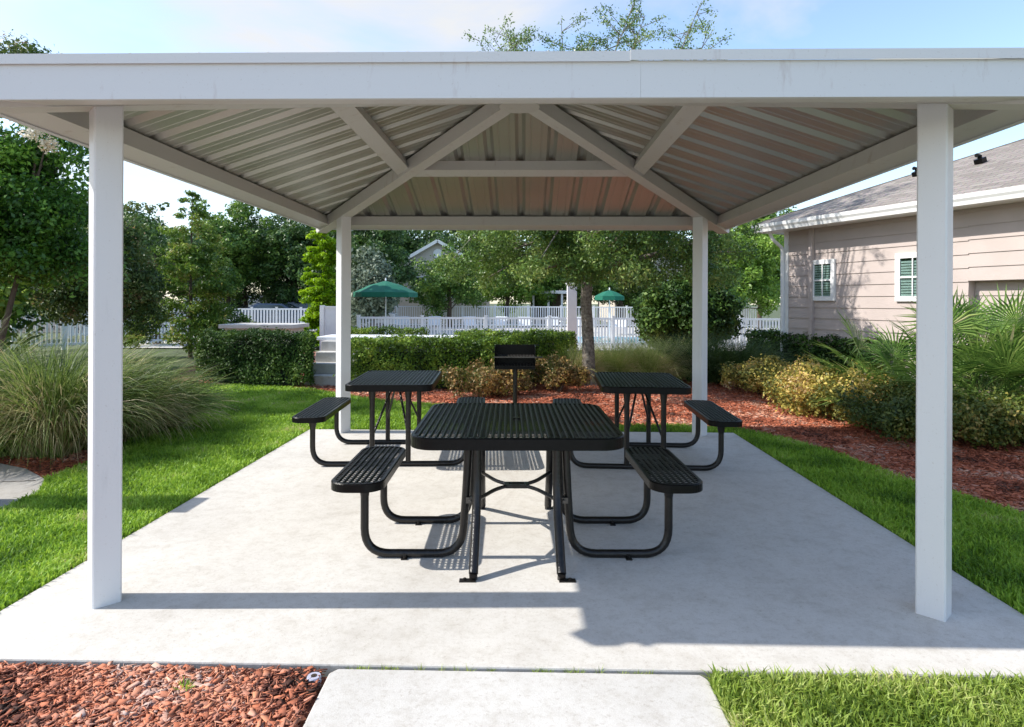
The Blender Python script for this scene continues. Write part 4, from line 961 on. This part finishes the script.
# ================================================================ CARS
def car(name,label,loc,rz,paint,kind):
    t=thing(name,label,'car' if kind!='truck' else 'truck',loc,rz,'parked cars',world=False)
    L=4.5;w=.9
    if kind=='truck': prof=[(-2.5,.45),(-2.5,.95),(-2.4,1.05),(-1.4,1.12),(-.9,1.75),(.55,1.78),(.7,1.15),(2.6,1.15),(2.65,.45)]
    else: prof=[(-2.2,.35),(-2.25,.75),(-2.1,.88),(-1.1,.98),(-.35,1.42),(.9,1.45),(1.7,1.05),(2.2,.98),(2.25,.4)]
    mb=MB();n=len(prof)
    def yw(z):return w*(1 if z<1.1 else 1-(z-1.1)*.25)
    A=[(x,-yw(z),z) for x,z in prof];B=[(x,yw(z),z) for x,z in prof]
    mb.add(A+B,[tuple(range(n)),tuple(range(2*n-1,n-1,-1))]+[(i,n+i,n+(i+1)%n,(i+1)%n) for i in range(n)]);mb.build('body',M[paint],t,bevel=.05)
    wx=[(-.82,1.15),(-.55,1.62),(.42,1.65),(.5,1.18)] if kind=='truck' else [(-.85,1.0),(-.3,1.34),(.8,1.37),(1.35,1.04)]
    for s in(-1,1):
        g_=MB();g_.add([(x,s*(yw(z)+.012),z) for x,z in wx],[(0,1,2,3)]);g_.build('side_window',M['glass'],t)
    for x in(-1.45,1.5):
        for s in(-1,1):
            q=MB();q.tube([(x,s*.72,.33),(x,s*.90,.33)],.33,18);ty=q.build('wheel',M['tyre'],t,True)
            q=MB();q.tube([(x,s*.90,.33),(x,s*.945,.33)],.2,12);rm=q.build('rim',M['steel'],t,True);rm.parent=ty
    for s in(-1,1):
        q=MB();q.box(prof[1][0]-.012,prof[1][0]+.05,s*.62-.14,s*.62+.14,.62,.76);q.build('headlight',M['trim'],t)
    return t
car('parked_car','dark blue sedan parked behind the left fence',(-12.8,27.3,-.03),R(186),'carnavy','sedan')
car('parked_truck','dark pickup truck parked beyond the blue sedan',(-12.3,30.6,-.03),R(4),'cardark','truck')
car('parked_car','white car partly hidden by the lime green conical tree',(-8.6,25.6,-.03),R(8),'carwhite','sedan')
car('parked_car','black sedan parked left of the pickup truck',(-17.6,30.5,-.03),R(2),'cardark','sedan')
# ================================================================ CAMERA, LIGHT, WORLD
cam=bpy.data.cameras.new('camera');co=bpy.data.objects.new('camera',cam);COL.objects.link(co);sc.camera=co
cam.sensor_width=36;cam.lens=625.27/1024*36;cam.shift_y=-(363.5-302.34)/1024;cam.clip_end=2000;cam.clip_start=.05
co.matrix_world=Matrix.Translation((.057,-5.153,1.51))@Matrix.Rotation(.0218,4,'Z')@Matrix.Rotation(R(90),4,'X')@Matrix.Rotation(.0039,4,'Z')
el=R(40.5);az=R(2.1)
sd=Vector((math.cos(el)*math.cos(az),math.cos(el)*math.sin(az),-math.sin(el)))   # light travel
sun=bpy.data.lights.new('sun','SUN');so=bpy.data.objects.new('sun',sun);COL.objects.link(so)
sun.energy=3.1;sun.angle=R(.53);sun.color=(1,.955,.88);so.rotation_euler=sd.to_track_quat('-Z','Y').to_euler();so.location=(-20,0,20)
w=bpy.data.worlds.new('World');sc.world=w;w.use_nodes=True;N=w.node_tree.nodes;L=w.node_tree.links
bg=N['Background'];sky=N.new('ShaderNodeTexSky');sky.sky_type='NISHITA';sky.sun_disc=False;sky.sun_elevation=el
sky.sun_rotation=math.atan2(-sd.x,-sd.y);sky.air_density=1.0;sky.dust_density=.7;sky.ozone_density=1.5;sky.altitude=10
tc=N.new('ShaderNodeTexCoord');sx=N.new('ShaderNodeSeparateXYZ');L.new(tc.outputs['Generated'],sx.inputs[0])
ad=N.new('ShaderNodeMath');ad.operation='ADD';ad.inputs[1].default_value=.18;L.new(sx.outputs['Z'],ad.inputs[0])
dv=N.new('ShaderNodeVectorMath');dv.operation='DIVIDE';cb_=N.new('ShaderNodeCombineXYZ')
for i in range(3):L.new(ad.outputs[0],cb_.inputs[i])
L.new(tc.outputs['Generated'],dv.inputs[0]);L.new(cb_.outputs[0],dv.inputs[1])
n=N.new('ShaderNodeTexNoise');n.inputs['Scale'].default_value=1.15;n.inputs['Detail'].default_value=8;n.inputs['Roughness'].default_value=.55;n.inputs['Distortion'].default_value=.4
L.new(dv.outputs[0],n.inputs['Vector'])
# more cloud towards the left (west) of the sky
mx=N.new('ShaderNodeMath');mx.operation='MULTIPLY_ADD';mx.inputs[1].default_value=-.16;L.new(sx.outputs['X'],mx.inputs[0]);L.new(n.outputs['Fac'],mx.inputs[2])
r=N.new('ShaderNodeValToRGB');r.color_ramp.elements[0].position=.50;r.color_ramp.elements[1].position=.74;r.color_ramp.elements[0].color=(.04,.04,.04,1);r.color_ramp.elements[1].color=(.95,.95,.95,1)
L.new(mx.outputs[0],r.inputs['Fac'])
mi=N.new('ShaderNodeMix');mi.data_type='RGBA';L.new(r.outputs['Color'],mi.inputs['Factor']);L.new(sky.outputs[0],mi.inputs['A']);mi.inputs['B'].default_value=(2.75,2.75,2.75,1)
L.new(mi.outputs['Result'],bg.inputs['Color']);bg.inputs['Strength'].default_value=.15
sc.view_settings.view_transform='Standard';sc.view_settings.look='None';sc.view_settings.exposure=1.13;sc.view_settings.gamma=1
sc.cycles.max_bounces=8;sc.cycles.diffuse_bounces=5;sc.cycles.glossy_bounces=3;sc.cycles.transmission_bounces=5;sc.cycles.transparent_max_bounces=6
sc.cycles.sample_clamp_indirect=6;sc.cycles.use_denoising=True
for o in list(bpy.data.objects):
    if '_o' in o:del o['_o']
